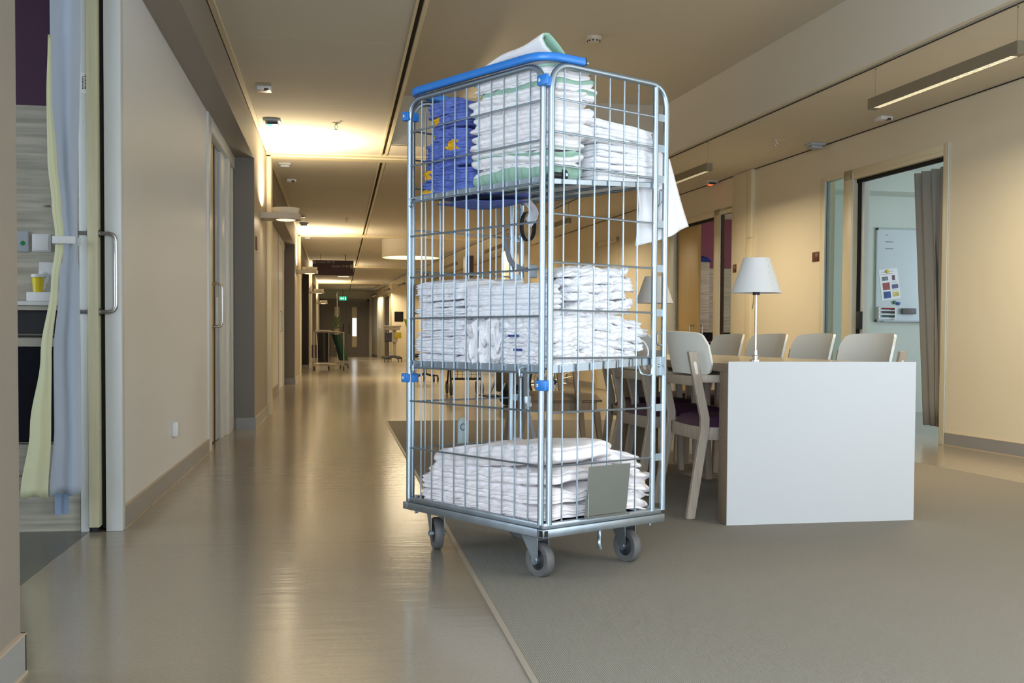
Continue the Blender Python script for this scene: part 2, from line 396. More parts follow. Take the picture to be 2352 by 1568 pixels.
def ceilings():
    c = MB()
    for k in range(5):
        y0 = -6.2 if k == 0 else 12.35+BAY*(k-1); y1 = 11.93+BAY*k
        y1 = min(y1, 48.4); ys = [y0]; n = max(1, round((y1-y0)/2.3))
        for i in range(n):
            a, b2 = y0+(y1-y0)*i/n, y0+(y1-y0)*(i+1)/n
            c.box(-.716, .452, a+.002, b2-.002, 2.75, 2.765)
    c.box(-.73, .452, -6.2, 48.4, 2.766, 2.80)
    struct('ceiling', c, M['ceiling'], smooth=False, label='smooth off-white corridor ceiling panels on the left')
    d = MB().box(-.741, -.728, -6.2, 48.4, 2.744, 2.79); d.box(.456, .486, -6.2, 48.4, 2.766, 2.80)
    p0, p1 = rp(1.196, -7), rp(1.196, 47); q0, q1 = rp(1.184, -7), rp(1.184, 47)
    d.prism([(p0.x, p0.y), (q0.x, q0.y), (q1.x, q1.y), (p1.x, p1.y)], lambda x, y, z: (x, y, z), 2.700, 2.705)
    q0, q1, p0, p1 = rp(.012, -7), rp(.012, 47.3), rp(.001, -7), rp(.001, 47.3)
    d.prism([(q0.x, q0.y), (p0.x, p0.y), (p1.x, p1.y), (q1.x, q1.y)], lambda x, y, z: (x, y, z), 2.703, 2.709)
    struct('trim_3', d, M['darkslot'], smooth=False, label='dark shadow gaps running along the corridor ceiling')
    e = MB().box(-.735, -.70, -6.2, 48.4, 2.736, 2.75)
    e.box(.438, .456, -6.2, 48.4, 2.742, 2.80); e.box(.486, .512, -6.2, 48.4, 2.742, 2.80)
    struct('trim_4', e, M['creamframe'], smooth=False, label='pale metal lips beside the ceiling gaps')
    g = MB()
    for k in range(4):
        D = BAY*k; r_ = rp(1.19, 12+D).x
        g.box(-.741, r_, 11.93+D, 12.35+D, 2.735, 2.80); g.box(-.741, r_, 12.05+D, 12.2+D, 2.722, 2.735)
    struct('trim_5', g, M['creamframe'], smooth=False, label='pale cross beams on the corridor ceiling')
    # raised ceiling above the dining place
    a0, a1 = rp(1.19, -6.4), rp(1.19, 11.3); h = MB()
    def poly(x0, ya, yb):
        xa, xb = rp(1.19, ya).x, rp(1.19, yb).x
        return [(x0, ya), (xa, ya), (xb, yb), (x0, yb)]
    ys = [-6.2, -1.6, .6, 2.7, 4.8, 6.9, 9.0, 11.25]
    for a, b2 in zip(ys[:-1], ys[1:]): h.prism(poly(.4, a+.0015, b2-.0015), lambda x, y, z: (x, y, z), 3.24, 3.3)
    h.prism(poly(.4, -6.2, 11.25), lambda x, y, z: (x, y, z), 3.302, 3.36)
    struct('ceiling_coffer', h, M['ceiling'], smooth=False, label='raised off-white ceiling above the dining table')
    v = MB().box(.512, rp(1.19, 11.25).x, 11.25, 11.30, 2.75, 3.3); v.box(.44, .512, -6.2, 11.27, 2.80, 3.3)
    struct('wall_coffer', v, M['ceiling'], smooth=False, label='upright edge closing the raised ceiling at its far end')
    k = MB().box(-1.25, -1.19, -6.5, 11.2, 2.712, 3.3)
    struct('wall_soffit', k, M['ceiling'], loc=RLOC, rot=TH, smooth=False, label='upright cream face of the lowered ceiling on the right')
    f = MB()
    f.prism(poly(.512, 11.27, 11.93), lambda x, y, z: (x, y, z), 2.75, 2.8)
    for kk in range(4):
        yb = min(48.4, 11.93+BAY*(kk+1))
        f.prism(poly(.512, 12.35+BAY*kk, yb), lambda x, y, z: (x, y, z), 2.75, 2.8)
    struct('ceiling_middle', f, M['ceiling_tile'], smooth=False, label='speckled beige ceiling in the middle of the far corridor')
    m = MB(); u = -6.4
    while u < 47: m.box(-1.19, .02, u+.002, min(u+1.8, 47.6)-.002, 2.71, 2.73); u += 1.8
    m.box(-1.19, .02, -6.4, 47.6, 2.731, 2.78)
    struct('ceiling_right', m, M['ceiling'], loc=RLOC, rot=TH, smooth=False, label='lowered ceiling strip along the right wall')
ceilings()

def right_wall():
    s = MB()
    for u0, u1 in ((-6.6, -2.9), (1.9, 7.925), (10.0, 12.05), (14.12, 48)): s.box(0, .14, u0, u1, 0, 2.75)
    s.box(0, .14, -2.9, 1.9, 0, .15); s.box(0, .14, -2.9, 1.9, 2.55, 2.75)
    s.box(0, .14, 7.925, 10.0, 2.385, 2.75); s.box(0, .14, 12.05, 14.12, 2.365, 2.75)
    struct('wall_right', s, M['cream'], loc=RLOC, rot=TH, smooth=False, label='cream painted corridor wall on the right')
    b = MB()
    for u0, u1 in ((1.95, 7.92), (10.02, 11.52), (14.2, 16.4), (17.6, 23.9), (25.1, 30.9), (32.1, 47)):
        b.box(-.012, 0, u0, u1, .006, .096, 0); b.box(-.013, 0, u0, u1, .096, .1, 1); b.box(-.018, 0, u0, u1, 0, .006, 1)
    struct('baseboard_right', b, [M['skirt'], M['skirtedge']], loc=RLOC, rot=TH, smooth=False, label='grey-brown skirting along the right wall')
    wn = semp('window_2', RLOC, TH, 'unseen side window added on the right to light the left wall')  # invented window, out of view, goes with the side fill lamp
    f = MB(); f.box(.03, .09, -2.9, 1.9, .15, .21); f.box(.03, .09, -2.9, 1.9, 2.49, 2.55)
    for u in (-2.9, -1.32, .26, 1.84): f.box(.03, .09, u, u+.06, .21, 2.49)
    f.build('window_frame', M['white'], wn, smooth=False)
    MB().box(.055, .065, -2.88, 1.88, .2, 2.5).build('glass_pane', M['glass'], wn, smooth=False)
    p = MB().box(-.03, .02, 11.535, 12.06, 0, 2.706, 0, .003); p.box(-.045, .02, 11.53, 11.665, 0, 1.95, 1, .003); p.box(-.045, .02, 11.53, 11.665, 1.953, 2.706, 1, .003)
    struct('trim_6', p, [M['cream'], M['creamframe']], loc=RLOC, rot=TH, label='cream column casing between the two right doorways')
right_wall()

def pull(u, w0, z0, z1, d=.062, r=.0085, ax=1):      # a D pull handle
    pts = fillet([(w0, u, z0), (w0-d, u, z0), (w0-d, u, z1), (w0, u, z1)], .035, 6)
    return pts
def dpull(mb, pts, r=.0095):
    mb.tube(pts, r, 10)
    for p, q in ((pts[0], pts[1]), (pts[-1], pts[-2])):
        d = (Vector(q)-Vector(p)).normalized(); mb.cyl(Vector(p), Vector(p)+d*.004, .016)
    return mb
def right_doors():
    d = semp('door_1', RLOC, TH, 'open doorway with sidelight to the whiteboard room')
    f = MB()
    f.box(-.012, .045, 7.915, 7.99, 0, 2.395, 0, .004); f.box(-.014, .0, 7.915, 7.935, 0, 2.395, 1, .003)
    f.box(-.012, .045, 7.99, 9.56, 2.302, 2.395, 0, .004); f.box(-.016, -.012, 7.99, 9.38, 2.335, 2.34, 0)
    f.box(-.012, .045, 9.40, 9.565, 0, 2.395, 0, .004); f.box(-.015, .0, 9.385, 9.41, 0, 2.36, 1, .003)
    f.box(0.05, .10, 9.29, 9.40, 0, 2.30, 1, .003)
    f.box(-.012, .045, 9.925, 10.005, 0, 2.395, 0, .004); f.box(-.012, .045, 9.565, 9.93, 2.345, 2.395, 0); f.box(-.012, .045, 9.565, 9.93, 0, .1, 0)
    f.box(-.02, .04, 9.90, 9.93, .1, 2.345, 1, .002)
    f.build('door_frame', [M['creamframe'], M['greenwhite']], d)
    MB().box(.03, .06, 7.99, 9.40, 2.27, 2.303).build('sliding_track', M['black'], d, smooth=False)
    MB().box(.03, .05, 9.34, 9.375, 0, 2.30).build('door_seal', M['black'], d, smooth=False)
    MB().box(.012, .05, 9.292, 9.34, 0.93, 1.09, 0, .002).build('strike_plate', M['darkplastic'], d)
    MB().box(-.003, .003, 9.565, 9.93, .1, 2.345).build('glass_pane', M['glass'], d, smooth=False)
    h = MB(); pts = fillet([(.06, 7.99, .915), (.06, 8.06, .915), (.06, 8.06, 1.215), (.06, 7.99, 1.215)], .03, 6); h.tube(pts, .0095, 10)
    h.box(.04, .08, 7.985, 8.0, .05, 2.27, 1)
    h.build('door_handle', [M['steel'], M['edgewood']], d)
    e = semp('door_2', RLOC, TH, 'half open wooden sliding door with sidelight beside the column')
    f = MB()
    f.box(-.012, .045, 12.055, 12.13, 0, 2.375, 0, .004); f.box(-.014, 0, 12.05, 12.07, 0, 2.375, 1, .003)
    f.box(-.012, .045, 12.46, 12.66, 0, 2.375, 0, .004); f.box(-.015, .04, 12.46, 12.50, 0, 2.35, 1, .003)
    f.box(-.012, .045, 12.13, 14.12, 2.30, 2.375, 0, .004); f.box(-.012, .045, 12.13, 12.46, 0, .1, 0); f.box(-.012, .045, 14.02, 14.2, 0, 2.375, 1, .004)
    f.box(-.012, .045, 12.13, 12.46, 2.345, 2.375, 0)
    f.build('door_frame', [M['creamframe'], M['greenwhite']], e)
    MB().box(.02, .06, 12.66, 14.0, 2.27, 2.302).build('sliding_track', M['black'], e, smooth=False)
    MB().box(-.003, .003, 12.13, 12.46, .1, 2.345).build('glass_pane', M['glass'], e, smooth=False)
    lf = MB().box(.045, .085, 13.30, 14.05, .012, 2.285, 0, .002).build('door_leaf', M['palewood'], e)
    h = MB(); dpull(h, fillet([(.045, 13.4, .70), (-.02, 13.4, .70), (-.02, 13.4, 1.0), (.045, 13.4, 1.0)], .03, 6)); h.build('handle', M['steel'], lf)
    h = MB(); dpull(h, fillet([(.085, 13.4, .70), (.15, 13.4, .70), (.15, 13.4, 1.0), (.085, 13.4, 1.0)], .03, 6)); h.build('handle', M['steel'], lf)
    MB().box(.02, .045, 14.02, 14.06, 0, 2.3).build('door_gap', M['black'], e, smooth=False)
    n = 3
    for u0, u1, leafm in ((16.5, 17.5, 'cream'), (24.0, 25.0, 'white'), (31.0, 32.0, 'cream'), (43.4, 44.6, 'greenwhite'), (40.3, 42.0, 'taupedark')):
        g = semp('door_%d' % n, RLOC, TH, 'closed door in a cream frame, number %d along the far right wall' % (n-2)); n += 1
        X = -.95 if u0 > 40 else 0
        f = MB(); f.box(X-.02, X+.01, u0-.09, u0, 0, 2.39, 0, .003); f.box(X-.02, X+.01, u1, u1+.09, 0, 2.39, 0, .003); f.box(X-.02, X+.01, u0-.09, u1+.09, 2.31, 2.39, 0, .003)
        f.build('door_frame', M['creamframe'], g)
        MB().box(X-.008, X+.004, u0+.005, u1-.005, .01, 2.305).build('door_leaf', M[leafm], g)
        h = MB(); dpull(h, fillet([(X-.008, u0+.1, .9), (X-.07, u0+.1, .9), (X-.07, u0+.1, 1.2), (X-.008, u0+.1, 1.2)], .03, 4)); h.build('door_handle', M['steel'], g)
right_doors()

def rooms_right():
    s = MB()
    s.box(.14, 4.8, 11.6, 11.7, 0, 2.75); s.box(4.7, 4.8, 6.9, 11.6, 0, 2.75); s.box(.14, 4.8, 6.8, 6.9, 0, 2.75)
    struct('wall_office', s, M['officewall'], loc=RLOC, rot=TH, smooth=False, label='pale green-grey walls of the whiteboard room')
    struct('ceiling_office', MB().box(.14, 4.8, 6.8, 11.7, 2.70, 2.8).box(.14, 4.7, 11.2, 11.6, 2.47, 2.7), M['officewall'], loc=RLOC, rot=TH, smooth=False, label='pale ceiling and bulkhead of the whiteboard room')
    s = MB(); s.box(.14, 4.4, 16.6, 16.7, 1.94, 2.75); s.box(4.3, 4.4, 12.1, 16.6, 0, 2.75)
    s.box(.14, 4.4, 11.75, 11.85, 0, 2.75)
    struct('wall_ward', s, M['plum'], loc=RLOC, rot=TH, smooth=False, label='plum coloured wall of the ward room on the right')
    s = MB(); s.box(.14, 4.4, 16.55, 16.66, .96, 1.94)
    struct('wall_ward_panel', s, M['greywood'], loc=RLOC, rot=TH, smooth=False, label='grey oak plank cladding of the ward room on the right')
    struct('ceiling_ward', MB().box(.14, 4.4, 11.75, 16.7, 2.72, 2.8), M['ceiling'], loc=RLOC, rot=TH, smooth=False, label='white ceiling of the ward room on the right')
    t = thing('ward_cabinet', 'black fronted low cabinet along the plum wall of the ward', 'cabinet', RLOC, TH)
    MB().box(.2, 3.2, 16.15, 16.54, 0, .93).build('body', M['smoke'], t, smooth=False)
    MB().box(.18, 3.22, 16.12, 16.55, .93, .965).build('worktop', M['greywood'], t, smooth=False)
    MB().cyl((.25, 16.13, .78), (3.1, 16.13, .78), .008).build('rail', M['steel'], t)
    c = thing('ward_wardrobe', 'tall grey oak cupboard seen behind the open wooden door', 'cupboard', RLOC, TH)
    MB().box(.85, 1.335, 16.05, 16.5, .975, 2.0, 0, .004).build('carcass', M['greywood'], c)
    MB().box(.86, 1.325, 16.035, 16.05, .98, 1.99, 0, .002).build('door', M['greywood'], c)
    g = MB()
    G = []
    for i in range(9):
        row = []
        for j in range(9):
            a, b2 = i/8*2-1, j/8*2-1
            row.append((1.19+.19*a, 16.25+.18*b2, 2.005+.09*max(0, (1-a**4))*(1-b2**4)**.5+.012*math.sin(5*a+3*b2)))
        G.append(row)
    g.sheet(G, -.004)
    tag(g.build('blue_bag', mat('blue_bag_cloth', (34, 56, 150), .6), None, RLOC, TH), 'blue folded cloth bag lying on the ward cupboard', 'bag')
rooms_right()

def end_wall():
    s = MB().box(-1.2, 4.2, 47.5, 47.7, 0, 2.9)
    struct('wall_end', s, M['cream'], smooth=False, label='far end wall of the corridor')
    d = semp('door_end', (0, 0, 0), 0, 'grey double fire door at the far end of the corridor')
    x0, x1 = -.66, 1.22; xm = .35
    f = MB(); f.box(x0-.08, x0, 47.42, 47.5, 0, 2.4); f.box(x1, x1+.08, 47.42, 47.5, 0, 2.4); f.box(x0-.08, x1+.08, 47.42, 47.5, 2.3, 2.4)
    f.build('door_frame', M['greydoor'], d, smooth=False)
    for a, b2, pm in ((x0, xm-.005, M['glass']), (xm+.005, x1, M['daypane'])):
        lf = MB().box(a, b2, 47.46, 47.5, 0, 2.3).build('door_leaf', M['greydoor'], d, smooth=False)
        c = a+.62 if a < 0 else a+.33
        v = MB(); v.box(c-.11, c-.09, 47.44, 47.46, .4, 2.06); v.box(c+.09, c+.11, 47.44, 47.46, .4, 2.06); v.box(c-.11, c+.11, 47.44, 47.46, .38, .4); v.box(c-.11, c+.11, 47.44, 47.46, 2.06, 2.08)
        v.build('vision_frame', M['palewood'], lf, smooth=False)
        vp = MB().box(c-.09, c+.09, 47.45, 47.458, .4, 2.06).build('vision_panel', M['creamframe'], lf, smooth=False)
        if a > 0: MB().box(c-.085, c+.085, 47.446, 47.45, .85, 1.6).build('daylit_view', M['daypane'], vp, smooth=False)
        h = MB(); hx = xm-.12 if a < 0 else xm+.12
        dpull(h, fillet([(hx, 47.46, .95), (hx, 47.39, .95), (hx, 47.39, 1.35), (hx, 47.46, 1.35)], .04, 4), .012); h.build('handle', M['darkplastic'], lf)
    MB().box(x0+.2, x1-.1, 47.40, 47.46, 2.31, 2.36).build('door_closer', M['alu'], d, smooth=False)
    b = MB().box(-1.4, 8.6, -6.1, -5.95, 0, .12); b.box(-1.4, 8.6, -6.1, -5.95, 2.6, 3.4); b.box(-1.4, -1.15, -6.1, -5.95, .12, 2.6); b.box(3.55, 8.6, -6.1, -5.95, .12, 2.6)
    struct('wall_back', b, M['cream'], smooth=False, label='cream wall behind the viewer with a wide window')
    wn = semp('window_1', label='wide window behind the viewer')
    f = MB(); f.box(-1.15, 3.55, -6.05, -6.0, .12, .19); f.box(-1.15, 3.55, -6.05, -6.0, 2.53, 2.6)
    for x in (-1.15, .4, 1.95, 3.48): f.box(x, x+.07, -6.05, -6.0, .19, 2.53)
    f.build('window_frame', M['white'], wn, smooth=False)
    MB().box(-1.1, 3.5, -6.03, -6.02, .19, 2.53).build('glass_pane', M['glass'], wn, smooth=False)
end_wall()

def left_doors():
    # sliding bedroom door standing in its pocket
    d = semp('door_left_1', label='white jambs and pocket of the open bedroom door')
    f = MB(); f.box(-.974, -.905, 4.93, 4.99, 0, 2.42, 0, .004); f.box(-1.075, -1.04, 4.925, 5.035, 0, 2.42, 0, .004)
    f.build('door_jamb', M['white'], d)
    MB().box(-.992, -.975, 4.955, 5.0, 0.01, 2.42).build('brush_seal', M['black'], d, smooth=False)
    lf = MB().box(-1.037, -.995, 4.90, 6.0, .022, 2.42, 0, .003).build('door_leaf', M['edgewood'], d)
    MB().box(-1.028, -1.004, 4.915, 4.95, .0, .022).build('floor_guide', M['darkplastic'], lf, smooth=False)
    for sx, x in ((-1, -1.037), (1, -.995)):
        h = MB(); dpull(h, fillet([(x, 4.925, .932), (x+sx*.068, 4.925, .932), (x+sx*.068, 4.925, 1.262), (x, 4.925, 1.262)], .045, 8), .0095)
        h.build('handle', M['steel'], lf)
    for k in range(4):
        D = BAY*k; n = k+2
        e = semp('door_left_%d' % n, (0, D, 0), 0, 'sliding door with narrow sidelight in left recess %d' % (k+1))
        f = MB(); f.box(-.97, -.905, 8.175, 8.36, 0, 2.42, 0, .004); f.box(-1.05, -.905, 8.36, 10.24, 2.315, 2.42, 0, .004)
        f.box(-.97, -.93, 9.30, 9.76, 0, 2.315, 0, .003); f.box(-.95, -.905, 9.62, 9.80, 0, 2.315, 0, .004); f.box(-.95, -.92, 10.17, 10.24, 0, 2.315, 0, .003)
        f.box(-.95, -.92, 9.8, 10.17, 0, .12, 0)
        f.build('door_frame', M['white'], e)
        lf = MB().box(-1.0, -.955, 8.36, 8.93, .012, 2.31, 0, .003).build('door_leaf', M['palewood'], e)
        h = MB(); dpull(h, fillet([(-.955, 8.87, .905), (-.885, 8.87, .905), (-.885, 8.87, 1.235), (-.955, 8.87, 1.235)], .045, 8)); h.build('handle', M['steel'], lf)
        MB().box(-1.0, -.96, 8.95, 9.29, 0, 2.315).build('door_pocket', M['black'], e, smooth=False)
        MB().box(-.965, -.955, 9.07, 9.28, 0.005, 2.31).build('strike_post', M['greyplastic'], e, smooth=False)
        MB().box(-.957, -.949, 9.08, 9.26, .92, 1.14, 0, .002).build('lock_plate', M['white'], e)
        MB().box(-.945, -.935, 9.80, 10.17, .12, 2.315).build('sidelight_pane', M['greenwhite'], e, smooth=False)
left_doors()

# ================================================================== the roll cage trolley
CART = Vector((.676, 3.634, 0)); CROT = R(30.62)
CW, CL_ = .59, .835                 # local x runs along the right face, local y along the left face
RZ_L = [1.622, 1.491, 1.351, 1.221, 1.063, .906, .716, .587, .405]
RZ_R = [1.63, 1.52, 1.41, 1.248, 1.087, .927, .766, .583, .402]
def cart():
    t = thing('roll_cage', 'tall zinc wire roll cage trolley loaded with folded linen', 'trolley', CART, CROT)
    # base
    b = MB()
    for (x0, x1, y0, y1) in ((0, CW, 0, .036), (0, CW, CL_-.036, CL_), (0, .036, .03, CL_-.03), (CW-.036, CW, .03, CL_-.03)):
        b.box(x0, x1, y0, y1, .165, .193, 0, .002)
    for (x0, x1, y0, y1) in ((.008, CW-.008, .008, .03), (.008, CW-.008, CL_-.03, CL_-.008), (.008, .03, .03, CL_-.03), (CW-.03, CW-.008, .03, CL_-.03)):
        b.box(x0, x1, y0, y1, .1935, .213, 0, .004)
    b.box(.02, CW-.02, .02, CL_-.02, .187, .197)
    for x, y in ((.2, .3), (.4, .3), (.2, .6), (.4, .6)): b.box(x-.01, x+.01, .03, CL_-.03, .17, .187)
    base = b.build('base_frame', M['zincflat'], t)
    for bx in ((-.0008, .0, .004, .02, .169, .19), (CW-.001, CW+.0008, .006, .03, .17, .189), (.004, .02, -.0008, 0, .169, .19)):
        MB().box(*bx).build('channel_end', M['black'], base, smooth=False)
    for x, y in ((.03, CL_-.05), (.55, .04), (.55, CL_-.05)):
        MB().cyl((x, y, .15), (x, y, .222), .0075, n=6).build('bolt', M['zinc'], base, ang=20)
    # casters
    for (y, x, ang) in ((.137, .105, 0), (.781, .125, -24), (.137, .549, -3), (.74, .53, 30)):
        x = min(x, .535)
        c = MB(); Mz = Matrix.Translation((x, y, 0)) @ Matrix.Rotation(R(ang), 4, 'Z')
        tr = .03   # trail along local y
        def q(p): return Mz @ Vector(p)
        # fork: head plate, two tapered cheeks, bolts
        c.box(-.045, .045, -.01+tr-.04, .08+tr-.04, .155, .165, 0, .002, Mz)
        c.cyl(q((0, tr, .14)), q((0, tr, .157)), .028, n=16)
        for sx in (-1, 1):
            X0 = sx*.024; prof = [(-.013, .052), (0, .046), (.013, .052), (.018, .075), (tr+.044, .147), (tr-.046, .147), (-.018, .075)]
            c.prism(prof, lambda a, h, d: q((X0+sx*d, a, h)), 0, .003)
        c.box(-.027, .027, tr-.036, tr+.034, .143, .148, 0, 0, Mz)
        c.cyl(q((-.034, 0, .0625)), q((.034, 0, .0625)), .008, n=6); c.cyl(q((-.03, 0, .0625)), q((.03, 0, .0625)), .013, n=12)
        co = c.build('caster', M['zincflat'], t)
        wv = MB()
        prof = [(.036, -.014), (.043, -.0165), (.058, -.0165), (.0625, -.011), (.0625, .011), (.058, .0165), (.043, .0165), (.036, .014)]
        wv.lathe(prof, (0, 0, 0), 'x', 40, 0); wv.lathe([(.012, -.014), (.018, -.012), (.03, -.006), (.037, -.013), (.037, .013), (.03, .006), (.018, .012), (.012, .014)], (0, 0, 0), 'x', 30, 1)
        m_ = Matrix.Translation((x, y, .0625)) @ Matrix.Rotation(R(ang), 4, 'Z')
        wv.v = [tuple(m_ @ Vector(p)) for p in wv.v]
        wv.build('wheel', [M['rubber'], M['darkplastic']], co, ang=50)
    # three mesh panels: left long side, near short side, far short side
    wr, hr = .0031, .0036
    p = MB()
    for k in range(10):
        y = .0995+.0705*k; p.tube([(.015, y, .206), (.015, y, 1.738)], wr, 6)
    for z in RZ_L: p.tube([(.011, .034, z), (.011, .812, z)], hr, 6)
    panel = p.build('mesh_panel', M['zinc'], t)
    fr = MB().tube(fillet([(.013, .03, .207), (.013, .03, 1.742), (.013, .812, 1.742), (.013, .812, .207)], .085, 10), .0108, 12)
    fr.build('tube_frame', M['zinc'], panel)
    for y0, s in ((.012, 1), (CL_-.012, -1)):
        p = MB()
        for k in range(6):
            x = .094+.0707*k; z0 = .206
            p.tube([(x, y0+s*.003, z0), (x, y0+s*.003, 1.742)], wr, 6)
        for z in RZ_R:
            p.tube([(.032, y0-s*.001, z), (.534, y0-s*.001, z)], hr, 6)
        panel = p.build('mesh_panel', M['zinc'], t)
        fr = MB().tube(fillet([(.034, y0, .207), (.034, y0, 1.745), (.588, y0, 1.745), (.588, y0, .207)], .085, 10), .0108, 12)
        fr.tube([(.534, y0, .207), (.534, y0, 1.742)], .0105, 12)
        for z in RZ_R:
            if abs(z-.766) < .01: continue
            fr.box(.543, .579, y0-.002, y0+.002, z-.013, z+.013)
        fr.build('tube_frame', M['zinc'], panel)
        br = MB().box(.543, .582, y0-.003, y0+.003, .70, .768); br.box(.576, .584, y0-.012, y0+.003, .70, .768)
        br.lathe([(0, -.006), (.004, -.0055), (.006, -.002), (.0065, 0)], (.56, y0-.003*s, .735), 'y', 12)
        br.build('latch_bracket', M['zincflat'], panel)
        hk = MB().tube(fillet([(.579, y0, .855), (.553, y0, .855), (.553, y0, .81), (.579, y0, .81)], .016, 6), .0035, 8)
        hk.build('strap_hook', M['zinc'], panel); hk = MB()
        hk.tube(fillet([(.579, y0, 1.372), (.56, y0, 1.372), (.56, y0, 1.32), (.55, y0, 1.31)], .01, 5), .0035, 8)
        hk.tube(fillet([(.57, y0+.006, 1.368), (.57, y0+.006, 1.33), (.579, y0, 1.328)], .008, 5), .003, 8)
        hk.build('strap_hook', M['zinc'], panel)
    # blue corner clips
    for y, s in ((.022, 1), (CL_-.017, -1)):
        for z in (1.682, .676):
            c = MB().box(-.006, .05, y-.016, y+.016, z-.017, z+.017, 0, .004)
            c.box(-.012, .0, y-.022*s-.014 if s > 0 else y-.01, y+.014, z-.017, z+.017, 0, .003)
            co = c.build('corner_clip', M['blue'], t)
            v = MB().lathe([(0, -.0045), (.003, -.0045), (.0055, -.003), (.006, 0)], (-.0105, y+.001, z), 'x', 14, 0)
            v.lathe([(0, -.0052), (.0022, -.0052)], (-.0105, y+.001, z), 'x', 8, 1)
            v.build('washer', [M['white'], M['black']], co)
    # blue push handle wrapped round the top
    P = fillet([(.19, .806, 1.767), (-.002, .806, 1.767), (-.002, .018, 1.767), (.172, .008, 1.767)], .085, 10)
    h = MB(); vs = []; fs = []
    for i, q in enumerate(P):
        a = P[max(i-1, 0)]; c2 = P[min(i+1, len(P)-1)]; d = (c2-a).normalized(); nrm = Vector((d.y, -d.x, 0))
        sec = [(.013, .009), (.009, .013), (-.009, .013), (-.013, .009), (-.013, -.009), (-.009, -.013), (.009, -.013), (.013, -.009)]
        vs += [q+nrm*u+Vector((0, 0, w_)) for u, w_ in sec]
    for i in range(len(P)-1):
        for j in range(8): fs.append((i*8+j, i*8+(j+1) % 8, (i+1)*8+(j+1) % 8, (i+1)*8+j))
    fs += [tuple(range(8)), tuple((len(P)-1)*8+j for j in range(8))]
    h.add(vs, fs); ho = h.build('push_handle', M['blue'], t, ang=50)
    for bx in ((.171, .176, -.004, .022), (.188, .193, .794, .818)): MB().box(*bx, 1.755, 1.779).build('end_cap', M['black'], ho, smooth=False)
    e = MB().cyl((.175, .009, 1.767), (.19, .009, 1.767), .004, n=8); e.cyl((.187, .009, 1.767), (.193, .009, 1.767), .0065, n=6)
    e.build('bolt', M['zinc'], ho)
    # shelves
    for z0, sl, nm in ((1.352, .06, 'top'), (.716, .05, 'middle')):
        s = MB(); Z = lambda x, d=0: z0+sl*x+d
        for x in (.026, .20, .39, .566): s.tube([(x, .03, Z(x, .004)), (x, .80, Z(x, .004))], .006, 8)
        y = .032
        while y < .81:
            s.tube([(.026, y, Z(.026, .011)), (.566, y, Z(.566, .011))], .0028, 6); y += .0335
        so = s.build('shelf', M['zinc'], t)
        g = MB()
        for k in range(11):
            y0 = .038+.0705*k; g.box(.020, .024, y0, y0+.062, Z(.02, .002), Z(.02, .026 if nm == 'middle' else .020))
        if nm == 'middle':
            for k in range(8):
                x0 = .04+.0645*k; g.prism([(x0, Z(x0, -.004)), (x0+.058, Z(x0+.058, -.004)), (x0+.058, Z(x0+.058, .022)), (x0, Z(x0, .022))], lambda a, h_, d: (a, d, h_), .026, .030)
        else: g.prism([(.03, Z(.03, -.006)), (.56, Z(.56, -.006)), (.56, Z(.56, .010)), (.03, Z(.03, .010))], lambda a, h_, d: (a, d, h_), .0205, .0245)
        g.build('edge_strip', M['zincflat'], so, smooth=False)
        for y in (.135, .775) if nm == 'middle' else (.80,):
            hk = MB().tube(fillet([(.03, y-.02, z0+.018), (.012, y-.01, z0+.018), (.005, y, z0+.01), (.005, y, z0-.016), (.016, y, z0-.016), (.016, y, z0+.002)], .007, 4), .0042, 8)
            hk.build('hook', M['zinc'], so)
        if nm == 'top':
            k = MB().cyl((.05, .045, z0+.03), (.115, .045, z0+.032), .011, n=14); k.cyl((.108, .045, z0+.032), (.122, .045, z0+.032), .021, n=20)
            ko = k.build('bumper', M['darkplastic'], so)
            MB().cyl((.112, .020, z0+.032), (.112, .024, z0+.032), .006, n=6).build('bolt', M['zinc'], ko)
        else:
            k = MB().tube(fillet([(.47, .028, .74), (.47, .01, .705), (.52, .01, .70), (.53, .012, .74)], .012, 5), .004, 8)
            k.build('latch_wire', M['zinc'], so)
    # document plate, brake lever, rear latch plate, straps
    d = MB()
    d.prism([(.186, .222), (.385, .222), (.405, .392), (.203, .392)], lambda a, z, y: (a, y-.0, z), -.004, -.0022)
    d.prism([(.183, .214), (.386, .214), (.386, .221), (.183, .221)], lambda a, z, y: (a, y, z), -.018, -.002)
    d.tube([(.184, -.005, .22), (.202, -.005, .394), ], .0016, 6); d.tube([(.184, -.018, .216), (.388, -.018, .216)], .0016, 6); d.tube([(.188, -.016, .217), (.2, -.006, .30)], .0014, 6)
    d.build('document_plate', M['platefilm'], t)
    MB().tube(fillet([(.365, .11, .167), (.365, .11, .125), (.352, .10, .10), (.36, .10, .075)], .02, 5), .0075, 10).build('brake_lever', M['zincflat'], t)
    g = MB(); pts = [(.272, .2), (.318, .2), (.318, .485)] + [(.295+.023*math.cos(a*math.pi/8), .485+.023*math.sin(a*math.pi/8)) for a in range(1, 8)] + [(.272, .485)]
    g.prism(pts, lambda a, z, y: (a, y, z), CL_+.004, CL_+.009)
    go = g.build('foot_plate', mat('blue_grey_plate', (158, 172, 176), .5), t, smooth=False)
    MB().lathe([(.012, -.002), (.014, 0), (.012, .002)], (.295, CL_+.002, .47), 'y', 16).build('hole_rim', M['darkplastic'], go)
    def band(pts, wv, th=.002):
        G = [[Vector(p)-Vector(wv)*.5, Vector(p)+Vector(wv)*.5] for p in pts]
        return MB().sheet(G, th)
    s1 = band(fillet([(.462, .80, 1.37), (.47, .80, 1.26), (.50, .795, 1.15), (.55, .795, 1.12), (.612, .79, 1.118)], .09, 6), (.018, 0, .018))
    so = s1.build('strap', M['strap'], t)
    k = MB().box(.594, .636, .776, .79, 1.085, 1.14, 0, .004)
